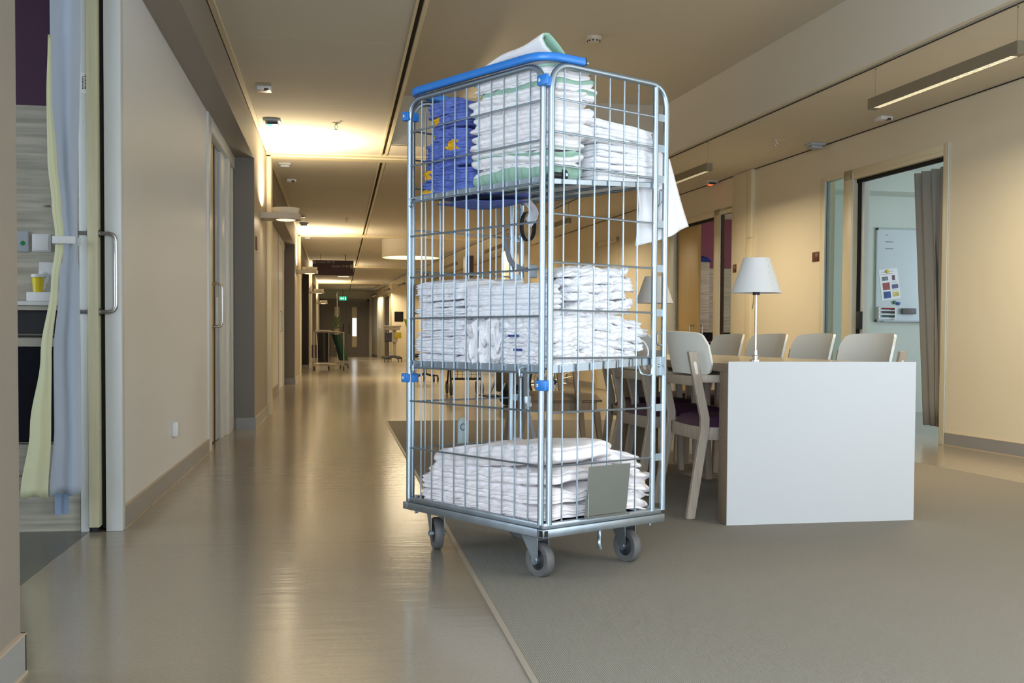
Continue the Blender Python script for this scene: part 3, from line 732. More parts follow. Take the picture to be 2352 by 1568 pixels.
    k.build('buckle', mat('grey_buckle', (132, 142, 150), .45), so)
    s2 = band(fillet([(.595, .80, .70), (.595, .80, .58), (.60, .78, .5), (.645, .73, .24)], .06, 5), (.026, .01, 0))
    so = s2.build('strap', M['strap'], t)
    k = MB().box(.58, .615, .785, .798, .53, .59, 0, .004); k.box(.583, .612, .78, .787, .545, .56)
    k.build('buckle', M['zincflat'], so)
    ring = MB(); G = []
    for i in range(25):
        a = i/24*2*math.pi; G.append([(.60+.034*math.cos(a), .785, 1.30+.06*math.sin(a)), (.60+.034*math.cos(a), .81, 1.30+.06*math.sin(a))])
    ring.sheet(G, .002); ring.build('strap_loop', M['darkplastic'], t)
cart()

# ================================================================== the linen
def wob(seed):
    rr = random.Random(seed); ph = [rr.uniform(0, 6.28) for _ in range(12)]; fq = [rr.uniform(.7, 1.4) for _ in range(12)]
    return lambda a, b, k=0: (math.sin(a*3*fq[k % 12]+ph[k % 12])+.6*math.sin(a*7*fq[(k+3) % 12]+b*5+ph[(k+1) % 12])+.4*math.sin(b*9*fq[(k+5) % 12]+ph[(k+2) % 12]))/2
def folded(name, mats, x0, x1, y0, y1, z0, z1, seed, folds=3, bulge=.006, wave=.005, droop=0.0, accent=None, rx=.02, n=132, tilt=(0, 0), crease=.45, rip=.3, acc=None):
    """a folded textile: rounded stack of plies whose folded edges show round the side"""
    W_ = wob(seed); rr = random.Random(seed+99)
    hx, hy = (x1-x0)/2, (y1-y0)/2; cx_, cy2 = (x0+x1)/2, (y0+y1)/2
    ring = []
    rc = min(rx, hx*.6, hy*.6); per = 2*(2*hx+2*hy)
    # perimeter of a rounded rectangle
    def perim(t):
        seg = [2*(hy-rc), math.pi/2*rc, 2*(hx-rc), math.pi/2*rc]*2; L = sum(seg); d = (t % 1)*L; i = 0
        while d > seg[i]: d -= seg[i]; i = (i+1) % 8
        starts = [((hx, -hy+rc), (0, 1)), None, ((hx-rc, hy), (-1, 0)), None, ((-hx, hy-rc), (0, -1)), None, ((-hx+rc, -hy), (1, 0)), None]
        if i % 2 == 0:
            (p, dd) = starts[i]; nn = {(0, 1): (1, 0), (-1, 0): (0, 1), (0, -1): (-1, 0), (1, 0): (0, -1)}[dd]
            return (p[0]+dd[0]*d, p[1]+dd[1]*d), nn
        c = {1: (hx-rc, hy-rc), 3: (-hx+rc, hy-rc), 5: (-hx+rc, -hy+rc), 7: (hx-rc, -hy+rc)}[i]
        a = {1: 0, 3: math.pi/2, 5: math.pi, 7: 1.5*math.pi}[i]+d/rc
        return (c[0]+rc*math.cos(a), c[1]+rc*math.sin(a)), (math.cos(a), math.sin(a))
    m = folds*6+1; V = []; F = []; MI = []
    h = z1-z0
    ply = [rr.uniform(-.004, .006) for _ in range(folds)]
    cuts = [0]+sorted((k+rr.uniform(-.22, .22))/folds for k in range(1, folds))+[1]
    def zt(x, y, s):     # base wave of the whole item, growing with height
        return W_(x*9, y*9, 3)*wave*(.35+.65*s) + tilt[0]*x + tilt[1]*y
    inner = [.15, .42, .72, .9]
    def dro(f): return droop*max(0, f)**3
    cols = n
    rows = []
    # bottom rings, side rings, top rings
    for f in inner: rows.append(('b', f))
    for j in range(m): rows.append(('s', j/(m-1)))
    for f in inner[::-1]: rows.append(('t', f))
    for kind, f in rows:
        for c in range(cols):
            t = c/cols; (px, py), (nx, ny) = perim(t)
            if kind == 's':
                s = f; k = 0
                while k < folds-1 and s > cuts[k+1]: k += 1
                loc = (s-cuts[k])/max(1e-6, cuts[k+1]-cuts[k])
                off = bulge*(1.6*math.sqrt(max(0, math.sin(math.pi*min(1, max(0, loc))))) - 1.25)*(1+.3*W_(t*(2.2+2.5*rip), k*.6, k)) + ply[k]*(1+.8*W_(t*3, k*.5, k+1)) + rip*.005*W_(t*26, s*3, 5)
                x, y = px+nx*off, py+ny*off
                z = h*s + crease*h/folds*.36*(W_(t*(2.4+2.5*rip), k*.6, k+4)+rip*.8*W_(t*21, k*1.3, k+6))*math.sin(math.pi*s) - dro(1)*s
            else:
                x, y = px*f, py*f
                ext = (.0 if kind == 'b' else h) ; sm = 1 if kind == 't' else 0
                z = ext - (dro(f) if kind == 't' else 0) + (0.004*rip*W_(x*22, y*22, 7) if kind == 't' else 0) + (h*.10*(1-f*f) if kind == 't' else 0)
                s = 1.0 if kind == 't' else 0.0
            V.append((x+cx_, y+cy2, z0+z+zt(x, y, s)))
    nr = len(rows)
    for i in range(nr-1):
        mi = 0
        if accent and rows[i][0] == 's':
            for a0, a1 in accent:
                if a0 <= rows[i][1] < a1: mi = 1
        if accent and rows[i][0] == 'b' and accent[0][0] <= 0: mi = 1
        for c in range(cols):
            d = (c+1) % cols; F.append((i*cols+c, i*cols+d, (i+1)*cols+d, (i+1)*cols+c))
            MI.append(1 if acc and rows[i][0] == 's' and acc(V[i*cols+c][0], V[i*cols+c][1], rows[i][1]) else mi)
    F.append(tuple(range(cols))[::-1]); MI.append(1 if accent and accent[0][0] <= 0 else 0)
    F.append(tuple((nr-1)*cols+c for c in range(cols))); MI.append(0)
    b = MB(); b.v = V; b.f = F; b.m = MI
    return b.build(name, mats, None, CART, CROT, ang=180)
def zs(x, which):  # top of a shelf at local x
    return (1.352+.06*x if which == 't' else .716+.05*x)+.0155
ORD = ['lowest', 'second', 'third', 'fourth', 'fifth', 'sixth', 'seventh', 'eighth', 'ninth', 'tenth', 'eleventh', 'twelfth', 'thirteenth', 'fourteenth']
def nth(i, n):
    return 'topmost' if i == n-1 else ('bottom' if i == 0 else ORD[i]+' from the bottom')

def blue_pile():
    rr = random.Random(4)
    hs = [.05, .045, .05, .05, .05, .05, .058]; z = zs(.05, 't'); n = len(hs)
    for i, h in enumerate(hs):
        s = 1-.03*i
        y0 = .475+rr.uniform(-.012, .012)+.006*i; y1 = .80-.017*i+rr.uniform(-.02, .01)
        if i == n-1: y0, y1 = .57, .745
        spans = [(.69, .78, .1, .5), (.70, .79, .15, .95), None, (.545, .60, .2, .85), (.69, .745, .3, .7), (.655, .735, .35, .95), None][i]
        fn = (lambda x, y, q, sp=spans: x < .10 and sp[0] < y+.012*math.sin(q*9) < sp[1] and sp[2] < q < sp[3]) if spans else None
        o = folded('folded_garment', [M['bluecloth'], M['yellow']], .035, .36-.012*i, y0, y1, z, z+h, 20+i, 4, .010, .007, rx=.05, tilt=(.0, .05*math.sin(2*i)), crease=1.5, rip=1.0, acc=fn)
        tag(o, 'blue folded work garment with yellow trim, %s of the blue pile' % nth(i, n), 'garment', 'blue work garments on the top shelf')
        z += h*.985
    # one loose blue sleeve hanging under the shelf grid
    G = []
    for i in range(8):
        G.append([(.08+.28*i/7, .50+.23*j/8, 1.338+.06*(.08+.28*i/7)-.022*math.sin(math.pi*i/7)*math.sin(math.pi*j/8)-.004*math.sin(3*j+i)) for j in range(9)])
    o = MB().sheet(G, .003).build('sagging_cloth', M['bluecloth'], None, CART, CROT)
    tag(o, 'blue cloth sagging down through the top shelf grid', 'cloth')
    G = []
    for i in range(10):
        t = i/9; G.append([(.40+.03*math.sin(t*3), .60-.05*j/5-.02*t, 1.366-.10*t*(1-.6*abs(j/5-.6))+.004*math.sin(4*j+3*t)) for j in range(6)])
    o = MB().sheet(G, .004).build('hanging_corner', M['cloth'], None, CART, CROT)
    tag(o, 'white cloth corner hanging below the top shelf grid', 'cloth')
blue_pile()

def pads():
    hs = [.068, .040, .048, .044, .060, .058, .036, .046]; z = zs(.05, 't'); n = len(hs); rr = random.Random(8)
    ys = [(.04, .455), (.045, .45), (.05, .455), (.05, .455), (.045, .455), (.05, .47), (.05, .40), (.055, .44)]
    xs = [.215, .22, .225, .225, .225, .24, .27, .26]
    acc = [[(-.1, .60)], [(.62, .85)], None, None, None, None, [(.3, .75)], [(.55, .8)]]
    for i, h in enumerate(hs):
        o = folded('folded_pad', [M['pad'], M['green']], .032, xs[i], ys[i][0], ys[i][1], z, z+h, 50+i, 1 if i in (0, 1, 6) else 2, .020, .007, accent=acc[i], rx=.035, tilt=(.06, .035*math.sin(i*1.7)), crease=.8, rip=.12)
        tag(o, 'white quilted pad with pale green backing, %s of the pad pile' % nth(i, n), 'bed pad', 'quilted bed pads on the top shelf')
        z += h*.97
    # the top pad folded over, its open fold curling up above the blue handle
    G = []
    prof = [(.17, -.045), (.13, -.03), (.09, -.006), (.058, .018), (.044, .038), (.05, .052), (.066, .054), (.09, .036), (.125, .008), (.165, -.02)]
    for j in range(16):
        t = j/15; y = .062+.34*t; k = 1-.60*t
        G.append([(px+.02*t, y+.006*math.sin(px*40), z+.03+max(-.02, pz*1.05*k)+.004*math.sin(9*t+px*30)) for px, pz in [(a+.0, b+.004) for a, b in fillet2(prof)]])
    o = MB().sheet(G, .006, 1, 0).build('curled_pad', [M['pad'], M['green']], None, CART, CROT, ang=180)
    tag(o, 'white and green bed pad curling up above the blue handle', 'bed pad', 'quilted bed pads on the top shelf')
    for (x0, x1, y0, y1, zz, h, sd, lab) in ((.20, .285, .05, .30, 1.655, .042, 81, 'rolled white pad end with green seam jutting out under the arch'), (.19, .268, .04, .3, 1.575, .05, 82, 'rolled white pad end bulging toward the white sheets'), (.185, .262, .04, .3, 1.52, .045, 83, 'white pad fold leaning on the stacked sheets')):
        o = folded('folded_pad', [M['pad'], M['green']], x0, x1, y0, y1, zz, zz+h, sd, 2, .01, .006, accent=[(.4, .62)] if sd == 81 else None, rx=.025, tilt=(-.05, 0), crease=.6, rip=.1)
        tag(o, lab, 'bed pad', 'quilted bed pads on the top shelf')
def fillet2(p):
    out = []
    for i in range(len(p)-1):
        for k in range(3):
            t = k/3; out.append((p[i][0]*(1-t)+p[i+1][0]*t, p[i][1]*(1-t)+p[i+1][1]*t))
    return out+[p[-1]]
pads()

def sheets_top():
    z = zs(.3, 't'); n = 9; rr = random.Random(12)
    for i in range(n):
        h = .0215 if i < 6 else .026
        x0 = .275+rr.uniform(-.016, .016); x1 = .572+rr.uniform(-.008, .006)-(.0 if i < 8 else .02)
        o = folded('folded_sheet', M['cloth'], x0, x1, .04, .40, z, z+h, 120+i, 2, .006, .004, rx=.02, tilt=(.05-.012*i, 0), crease=.7, rip=.15)
        tag(o, 'thin white folded sheet, %s of the stack on the top shelf' % nth(i, n), 'sheet', 'white sheets on the top shelf')
        z += h*.99
    # sheet hanging out over the open side
    G = []
    for i in range(30):
        t = i/29; row = []
        for j in range(20):
            v = j/19
            xa = .50+.012*math.sin(4*t); xb = .655+.135*t**.9
            if t < .12: xa, xb = .50, .60+.055*(t/.12)
            x = xa+(xb-xa)*v
            zt = 1.565-.115*v**2*(1 if t < .5 else 1)
            zb = 1.168+.092*v
            if v < .62: zt = 1.372+.03*v
            zt2 = 1.40+.14*min(1, max(0, (v-.3)/.7))**.6
            z2 = zt2+(zb-zt2)*t
            y = .05+.012*math.sin(7*v+2*t)*(.3+t)+.02*t*v - .03*math.sin(math.pi*v)*t
            row.append((x, y+.02*(1-t), z2))
        G.append(row)
    o = MB().sheet(G, .0035).build('hanging_sheet', M['cloth'], None, CART, CROT, ang=180)
    tag(o, 'white sheet hanging out over the open right side of the trolley', 'sheet')
sheets_top()

def middle():
    rr = random.Random(31); n = 14; z = zs(.05, 'm')
    for i in range(n):
        h = .0225 if i < 12 else .026
        e = .012*(i > 8)
        y0 = .50+rr.uniform(-.016, .012)-(.03 if i < 6 else 0); y1 = .800+rr.uniform(-.012, .006)+(-.022 if 6 <= i < 8 else 0)
        o = folded('thin_cloth', M['cloth'], .033, .36+rr.uniform(-.03, .02), y0, y1, z, z+h, 200+i, 3, .007, .007, rx=.016, tilt=(.05, .03*math.sin(i)), crease=1.1, rip=.35)
        tag(o, 'thin white cloth, %s of the flat stack on the middle shelf' % nth(i, n), 'cloth', 'thin white cloths on the middle shelf')
        z += h*.985
    # big folded sheets and fluffy towels along the long side
    z = zs(.05, 'm'); hs = [.042, .046, .05, .046]; n = 4
    for i, h in enumerate(hs):
        y0 = .036; y1 = [.29, .285, .275, .30][i]
        o = folded('folded_towel', [M['terry'], M['bluecloth']], .034, .20, y0, y1, z, z+h, 230+i, 3, .014, .008, rx=.04, tilt=(.05, .0), crease=1.4, rip=1)
        tag(o, 'fluffy white towel, %s of the towel pile on the middle shelf' % nth(i, n), 'towel', 'fluffy towels on the middle shelf')
        z += h*.96
        if i in (1, 2):
            MB().box(.018, .0205, .12+.02*i, .155+.03*i, z-.03, z-.022).build('blue_print', mat('blue_ink', (40, 60, 120), .8), o, smooth=False)
    o = folded('crumpled_towel', M['terry'], .03, .17, .295, .485, zs(.05, 'm')-.002, zs(.05, 'm')+.155, 240, 3, .03, .03, rx=.08, tilt=(.05, -.12), crease=2.2, rip=1.6)
    tag(o, 'crumpled fluffy white towel slumped between towel pile and thin cloths', 'towel', 'fluffy towels on the middle shelf')
    z = .905; n = 3
    for i, h in enumerate((.042, .036, .036)):
        o = folded('folded_sheet', M['cloth'], .033, .118-.004*i, .04, .49, z, z+h, 250+i, 2, .009, .004, rx=.03, tilt=(.05, .0), crease=.5, rip=.08)
        tag(o, 'wide white folded sheet, %s of the three lying on the towels' % ['bottom', 'middle', 'topmost'][i], 'sheet', 'wide sheets on the middle shelf')
        z += h*.99
    # wash cloths along the short side
    z = zs(.3, 'm'); n = 12; rr = random.Random(77)
    for i in range(n):
        h = .0285
        lo = i < 6
        x0 = (.21 if lo else .168)+rr.uniform(-.035, .03); x1 = (.515 if lo else .47)+rr.uniform(-.04, .035)
        if i >= 9: x0 = (.165, .13, .112)[i-9]; x1 = (.47, .455, .44)[i-9]
        o = folded('wash_cloth', M['terry'], x0, x1, .042, (.27 if lo else .16)+rr.uniform(-.02, .02), z, z+h, 300+i, 2, .012, .010, rx=.03, tilt=(-.10 if lo else .05, 0.02), crease=1.8, rip=1)
        tag(o, 'frayed white wash cloth, %s of the leaning wash cloth pile' % nth(i, n), 'wash cloth', 'wash cloths on the middle shelf')
        z += h*(.97)
    pts = [(.50, .05, .83), (.53, .05, .82), (.548, .05, .79), (.545, .05, .765), (.52, .05, .755)]
    o = MB().tube(fillet(pts, .02, 4), .003, 6).build('loose_thread', M['terry'], None, CART, CROT); tag(o, 'frayed loop of white terry hanging off the wash cloth pile', 'cloth strip')
    o = folded('wash_cloth', M['terry'], .09, .30, .04, .25, zs(.1, 'm'), zs(.1, 'm')+.055, 340, 3, .012, .012, rx=.04, tilt=(.02, 0), crease=1.8, rip=1); tag(o, 'lowest white wash cloth bundle behind the front corner post', 'wash cloth', 'wash cloths on the middle shelf')
    o = folded('wash_cloth', M['terry'], .075, .275, .04, .25, zs(.1, 'm')+.056, zs(.1, 'm')+.112, 341, 3, .012, .012, rx=.04, tilt=(.06, 0), crease=1.8, rip=1); tag(o, 'middle white wash cloth bundle behind the front corner post', 'wash cloth', 'wash cloths on the middle shelf')
    o = folded('wash_cloth', M['terry'], .05, .30, .04, .25, zs(.1, 'm')+.112, zs(.1, 'm')+.17, 342, 3, .012, .012, rx=.05, tilt=(.10, 0), crease=1.0, rip=.4); tag(o, 'wide white cloth sloping down beside the front corner post, upper one', 'wash cloth', 'wash cloths on the middle shelf')
middle()

def blankets():
    z = .213; n = 4
    dat = [(.035, .36, .045, .795, .055, 4), (.04, .38, .05, .80, .055, 3), (.045, .40, .06, .76, .056, 2), (.05, .40, .05, .74, .07, 2)]
    for i, (x0, x1, y0, y1, h, f) in enumerate(dat):
        o = folded('blanket', M['clothw'], x0, x1, y0, y1, z, z+h, 400+i, f, .016, .010, rx=.07, tilt=(.035, (0, -.01, -.05, -.10)[i]), crease=1.1, droop=.012, rip=(.8, .7, .4, .12)[i])
        tag(o, 'thick off-white folded blanket, %s of the stack on the trolley base' % nth(i, n), 'blanket', 'blankets on the trolley base')
        z += h*.96
    for i, (x0, x1, zz, h, sd) in enumerate(((.33, .57, .213, .072, 420), (.35, .60, .282, .075, 421), (.36, .52, .352, .07, 422))):
        o = folded('blanket', M['clothw'], x0, min(x1, .572), .045, .50, zz, zz+h, sd, 3, .026, .012, rx=.05, tilt=(-.16, .0), crease=1.6, rip=.35)
        tag(o, 'off-white blanket in ruffled folds behind the grey plate, %s' % ['lowest one', 'middle one', 'upper one'][i], 'blanket', 'ruffled blankets at the right of the base')
blankets()

# ================================================================== dining place
TROT = R(2.5); TLOC = Vector((1.709, 4.74, 0))
def tpt(x, y, z=0): c, s = math.cos(TROT), math.sin(TROT); return Vector((TLOC.x+c*x-s*y, TLOC.y+s*x+c*y, z))
def table():
    t = thing('dining_table', 'long dining table with white front panel and taupe wooden sides', 'table', TLOC, TROT)
    L = 2.6
    MB().box(0, .917, 0, .098, .0, .686, 0, .0015).build('end_panel', M['tablewood'], t)
    MB().box(.001, .916, -.003, -.0003, .003, .733).build('front_panel', M['laminate'], t, smooth=False)
    MB().box(.13, .34, 1.93, 2.02, .0, .686, 0, .0015).build('support_panel', M['tablewood'], t)
    tp = MB().box(0, .917, 0, L, .6865, .724, 0, .001).build('tabletop', M['tablewood'], t)
    MB().box(.002, .915, .002, L-.002, .7242, .7254).build('top_sheet', M['tabletop'], tp, smooth=False)
    MB().box(.38, .54, .098, L-.2, .60, .686).build('apron', M['tablewood'], t, smooth=False)
table()

def chair(label, x, y, rot, group):
    t = thing('dining_chair', label, 'chair', (x, y, 0), rot, group)
    def leg(path, wx, wy):
        b = MB(); vs = []; n = len(path)
        for (px, py, pz) in path: vs += [(px-wx/2, py-wy/2, pz), (px+wx/2, py-wy/2, pz), (px+wx/2, py+wy/2, pz), (px-wx/2, py+wy/2, pz)]
        fs = [(0, 3, 2, 1), tuple(4*(n-1)+j for j in range(4))]
        for i in range(n-1):
            for j in range(4): fs.append((i*4+j, i*4+(j+1) % 4, i*4+4+(j+1) % 4, i*4+4+j))
        return b.add(vs, fs)
    for s in (-1, 1):
        b = leg([(-.035, s*.25, .006), (.0, s*.245, .22), (.034, s*.24, .42), (.034, s*.24, .47), (.005, s*.24, .60), (-.03, s*.238, .775)], .042, .028)
        b.cyl((-.035, s*.25, 0), (-.035, s*.25, .007), .011, n=10)
        o = b.build('leg', M['taupewood'], t, ang=15)
        m = o.modifiers.new('bevel', 'BEVEL'); m.width = .004; m.segments = 2; m.limit_method = 'ANGLE'; m.angle_limit = R(50)
        pl = MB(); P = [(-.0255+.0, s*.238)]
        pts = [(-.008+.007*math.cos(a*math.pi/8), .70+.022*(1 if a <= 8 else -1)+.007*math.sin(a*math.pi/8)) for a in range(17)]
        pl.prism([(-.007+.2*(.70-z)+a, z) for a, z in pts], lambda a, z, d: (a, s*.252+s*d, z), .0, .0015)
        plo = pl.build('slot_cover', M['chairwhite'], o)
        b = leg([(.49, s*.235, .006), (.475, s*.235, .43), (.468, s*.235, .645)], .036, .03)
        b.cyl((.49, s*.235, 0), (.49, s*.235, .007), .011, n=10)
        o = b.build('leg', M['taupewood'], t, ang=15)
        m = o.modifiers.new('bevel', 'BEVEL'); m.width = .004; m.segments = 2; m.limit_method = 'ANGLE'; m.angle_limit = R(50)
        MB().box(.01, .485, s*.238-.014, s*.238+.014, .632, .668, 0, .004).build('armrest', M['taupewood'], t)
    f = MB().box(.03, .48, -.226, -.204, .365, .425, 0, .003); f.box(.03, .48, .204, .226, .365, .425, 0, .003); f.box(.03, .052, -.226, .226, .36, .425, 0, .003); f.box(.455, .478, -.226, .226, .365, .425, 0, .003)
    f.box(-.012, .006, -.23, .23, .615, .66, 0, .004)
    f.build('seat_frame', M['taupewood'], t)
    G = []
    for i in range(13):
        a = i/12*2-1; row = []
        for j in range(13):
            c = j/12*2-1; e = max(abs(a), abs(c))
            row.append((.262+.238*a*(1-.06*c*c), .232*c*(1-.05*a*a), .424+.052*(1-e**5)**.5 if e < 1 else .424))
        G.append(row)
    MB().sheet(G, -.0).build('seat', M['violet'], t, ang=60)
    # backrest shell with rounded corners, curved round the sitter
    nu, nv = 26, 12; front = []
    hw, hh, zc, rc = .262, .098, .772, .055
    for i in range(nu+1):
        u = i/nu*2-1; row = []
        for j in range(nv+1):
            v = j/nv*2-1
            y = u*hw; z = v*hh
            ay = abs(y)-(hw-rc)
            if ay > 0:                      # round the corners off
                lim = hh-rc+math.sqrt(max(0, rc*rc-ay*ay)); z = v*lim
            zz = z - .010*(u*u)
            row.append((-.024-.22*z+.08*u*u, y, zc+zz))
        front.append(row)
    b = MB().sheet(front, .013)
    o = b.build('backrest', M['chairwhite'], t, ang=50)
    return t
def chairs():
    first = None
    data = [(1.628, 5.17, TROT-R(1), 'nearest white backed chair on the trolley side of the table'),
            (1.562, 5.86, TROT+R(2), 'second white backed chair on the trolley side, half behind the trolley post'),
            (1.655, 6.50, TROT, 'third white backed chair on the trolley side, seen through the wires')]
    for i, (y, lab) in enumerate(((5.63, 'white backed chair across the table, nearest to the whiteboard doorway'), (6.24, 'second chair from the whiteboard doorway end across the table'),
                                  (6.86, 'third chair from the whiteboard doorway end across the table, beside the lamp pole'), (7.50, 'farthest chair across the table, in front of the half open wooden door'))):
        data.append((2.842-.061*(y-5.6), y, math.pi+TH+R((1, -2, 1, 0)[i]), lab))
    for x, y, r, lab in data:
        if first is None: first = chair(lab, x, y, r, 'dining chairs round the long table')
        else: dup(first, (x, y, 0), r, lab)
chairs()

def table_lamp(label, loc):
    t = thing('table_lamp', label, 'lamp', loc, 0, 'table lamps')
    MB().lathe([(0, 0), (.026, 0), (.026, .012), (.014, .014), (.0145, .03), (.011, .034), (.011, .058), (.008, .06), (.0, .06)], n=24).build('base', M['steel'], t)
    MB().cyl((0, 0, .058), (0, 0, .355), .0062, n=14).build('pole', M['steel'], t)
    MB().lathe([(0, .313), (.016, .313), (.016, .326), (0, .326)], n=20).build('shade_holder', M['darkplastic'], t)
    MB().tube([(-.016, -.014, .314), (-.020, -.018, .278), (-.027, -.022, .246)], .0016, 6).build('switch_rod', M['darkplastic'], t)
    s = MB().lathe([(.1153, .3215), (.0597, .4830), (.0585, .4830), (.1138, .3215)], n=56, close=True)
    so = s.build('shade', M['shade'], t)
    d = MB()
    for k in range(6):
        f = .06+.86*k/5; r = .1153-.0556*f; z = .3215+.1615*f; a = R(-67)
        d.lathe([(0, .0006), (.0014, .0006), (.0015, 0)], (0, 0, 0), 'x', 8)
        n = 17; M_ = Matrix.Translation((r*math.cos(a), r*math.sin(a), z)) @ Matrix.Rotation(a, 4, 'Z')
        for q in range(len(d.v)-24, len(d.v)): d.v[q] = tuple(M_ @ Vector(d.v[q]))
    d.build('seam_stud', M['darkplastic'], so)
    return t
l1 = table_lamp('white conical table lamp on steel pole standing near the white table end', (1.917, 4.95, .7256))
dup(l1, (1.90, 6.58, .7256), R(20), 'white conical table lamp at the far table end, seen beside the trolley posts')

# ================================================================== lamps of the corridor
def pendants():
    us = [5.48, 1.01, 9.95, 14.96, 19.4, 24.4, 28.9, 33.9, 38.3, 42.9]; L = 1.565; first = None  # second one is out of view, added to brighten the low right wall
    names = ['long pendant lamp over the dining place, cut by the picture edge', 'unseen pendant lamp added overhead to brighten the right wall', 'second long pendant lamp, its near end beside the hanging white sheet', 'third long pendant lamp, seen through the trolley wires']
    for i, u in enumerate(us):
        lab = names[i] if i < 4 else '%s long pendant lamp along the right side of the far corridor' % ORD[i]
        loc = rp(1.19, u)
        if first is None:
            t = first = thing('pendant_lamp', lab, 'lamp', (loc.x, loc.y, 0), TH, 'linear pendant lamps')
            b = MB().box(-.031, -.027, 0, L, 2.418, 2.49); b.box(.027, .031, 0, L, 2.418, 2.49); b.box(-.027, .027, 0, L, 2.482, 2.49)
            bo = b.build('body', M['alu'], t, smooth=False)
            for ya in (-.004, L): MB().box(-.0312, .0312, ya, ya+.004, 2.417, 2.491).build('end_cap', M['alu'], t, smooth=False)
            g = MB().box(-.026, .026, .06, L-.06, 2.4205, 2.425, 0); g.box(-.026, .026, .004, .058, 2.419, 2.425, 1); g.box(-.026, .026, L-.058, L-.004, 2.419, 2.425, 1)
            y = .06
            while y < L-.06: g.box(-.026, .026, y, y+.0025, 2.4185, 2.4215, 1); y += .02
            g.build('louvre', [M['grid'], M['alu']], t, smooth=False)
            for y in (.04, L-.04):
                c = MB().tube([(0, y, 2.49), (0, y, 2.68), (0, y, 2.681), (0, y, 2.705)], [.0016, .0016, .005, .005], 8); c.build('cable', M['alu'], t)
        else: dup(first, (loc.x, loc.y, 0), TH, lab)
        p = rp(1.19, u+L/2, 2.412)
        light('pendant_light', 'AREA', p, 25, WARM, .05, L-.1, (0, 0, -1), spread=R(168)).rotation_euler = (0, 0, TH)
pendants()

def wall_lamps():
    first = None
    for k in range(4):
        y = 11.19+BAY*k
        lab = ['grey wall arm lamp with white bowl on the pilaster nearest the open bedroom', 'second wall arm lamp along the left corridor wall', 'third wall arm lamp along the left corridor wall, left of the hanging sign', 'farthest wall arm lamp along the left corridor wall'][k]
        if first is None:
            t = first = thing('wall_lamp', lab, 'lamp', (-.741, y, 0), 0, 'wall arm lamps')
            b = MB(); pts = [(0, -.135), (.25, -.135)]+[(.25+.13*math.sin(a*math.pi/12), -.135*math.cos(a*math.pi/12)) for a in range(1, 12)]+[(.25, .135), (0, .135)]
            b.prism(pts, lambda a, c, d: (a, c, d), 1.972, 2.032)
            b.build('arm', M['lamparm'], t)
            MB().lathe([(.05, 2.033), (.115, 2.033), (.128, 2.05), (.134, 2.085), (.129, 2.085), (.122, 2.052), (.108, 2.04), (.05, 2.04)], (.235, 0, 0), n=40).build('bowl', M['bowl'], t)
            MB().lathe([(0, 1.962), (.07, 1.964), (.095, 1.972)], (.235, 0, 0), n=30).build('lens', M['lamplens'], t)
        else: dup(first, (-.741, y, 0), 0, lab)
        light('wall_uplight', 'AREA', (-.506, y, 2.06), 40, WARM2, .19, None, (0.12, 0, 1), 'DISK')
        light('wall_downlight', 'AREA', (-.506, y, 1.955), 2.0, WARM2, .14, None, (0, 0, -1), 'DISK')
wall_lamps()

def ring_lamp():
    t = thing('drum_lamp', 'large round drum lamp with glowing underside in the far corridor', 'lamp', (1.43, 22.3, 0))
    MB().lathe([(.545, 2.41), (.565, 2.40), (.57, 2.41), (.57, 2.75), (.545, 2.75)], n=64, close=True).build('drum', M['ceiling'], t)
    MB().lathe([(0, 2.425), (.545, 2.425)], n=64).build('diffuser', M['ringlight'], t)
    light('drum_lamp_light', 'AREA', (1.43, 22.3, 2.42), 55, WARM, 1.0, None, (0, 0, -1), 'DISK')
    t = thing('panel_lamp', 'small bright rectangular ceiling lamp below the hanging sign', 'lamp', (.17, 36, 0))
    MB().box(-.19, .19, -.19, .19, 2.735, 2.75).build('frame', M['white'], t, smooth=False); MB().box(-.17, .17, -.17, .17, 2.731, 2.7349).build('diffuser', M['ringlight'], t, smooth=False)
ring_lamp()

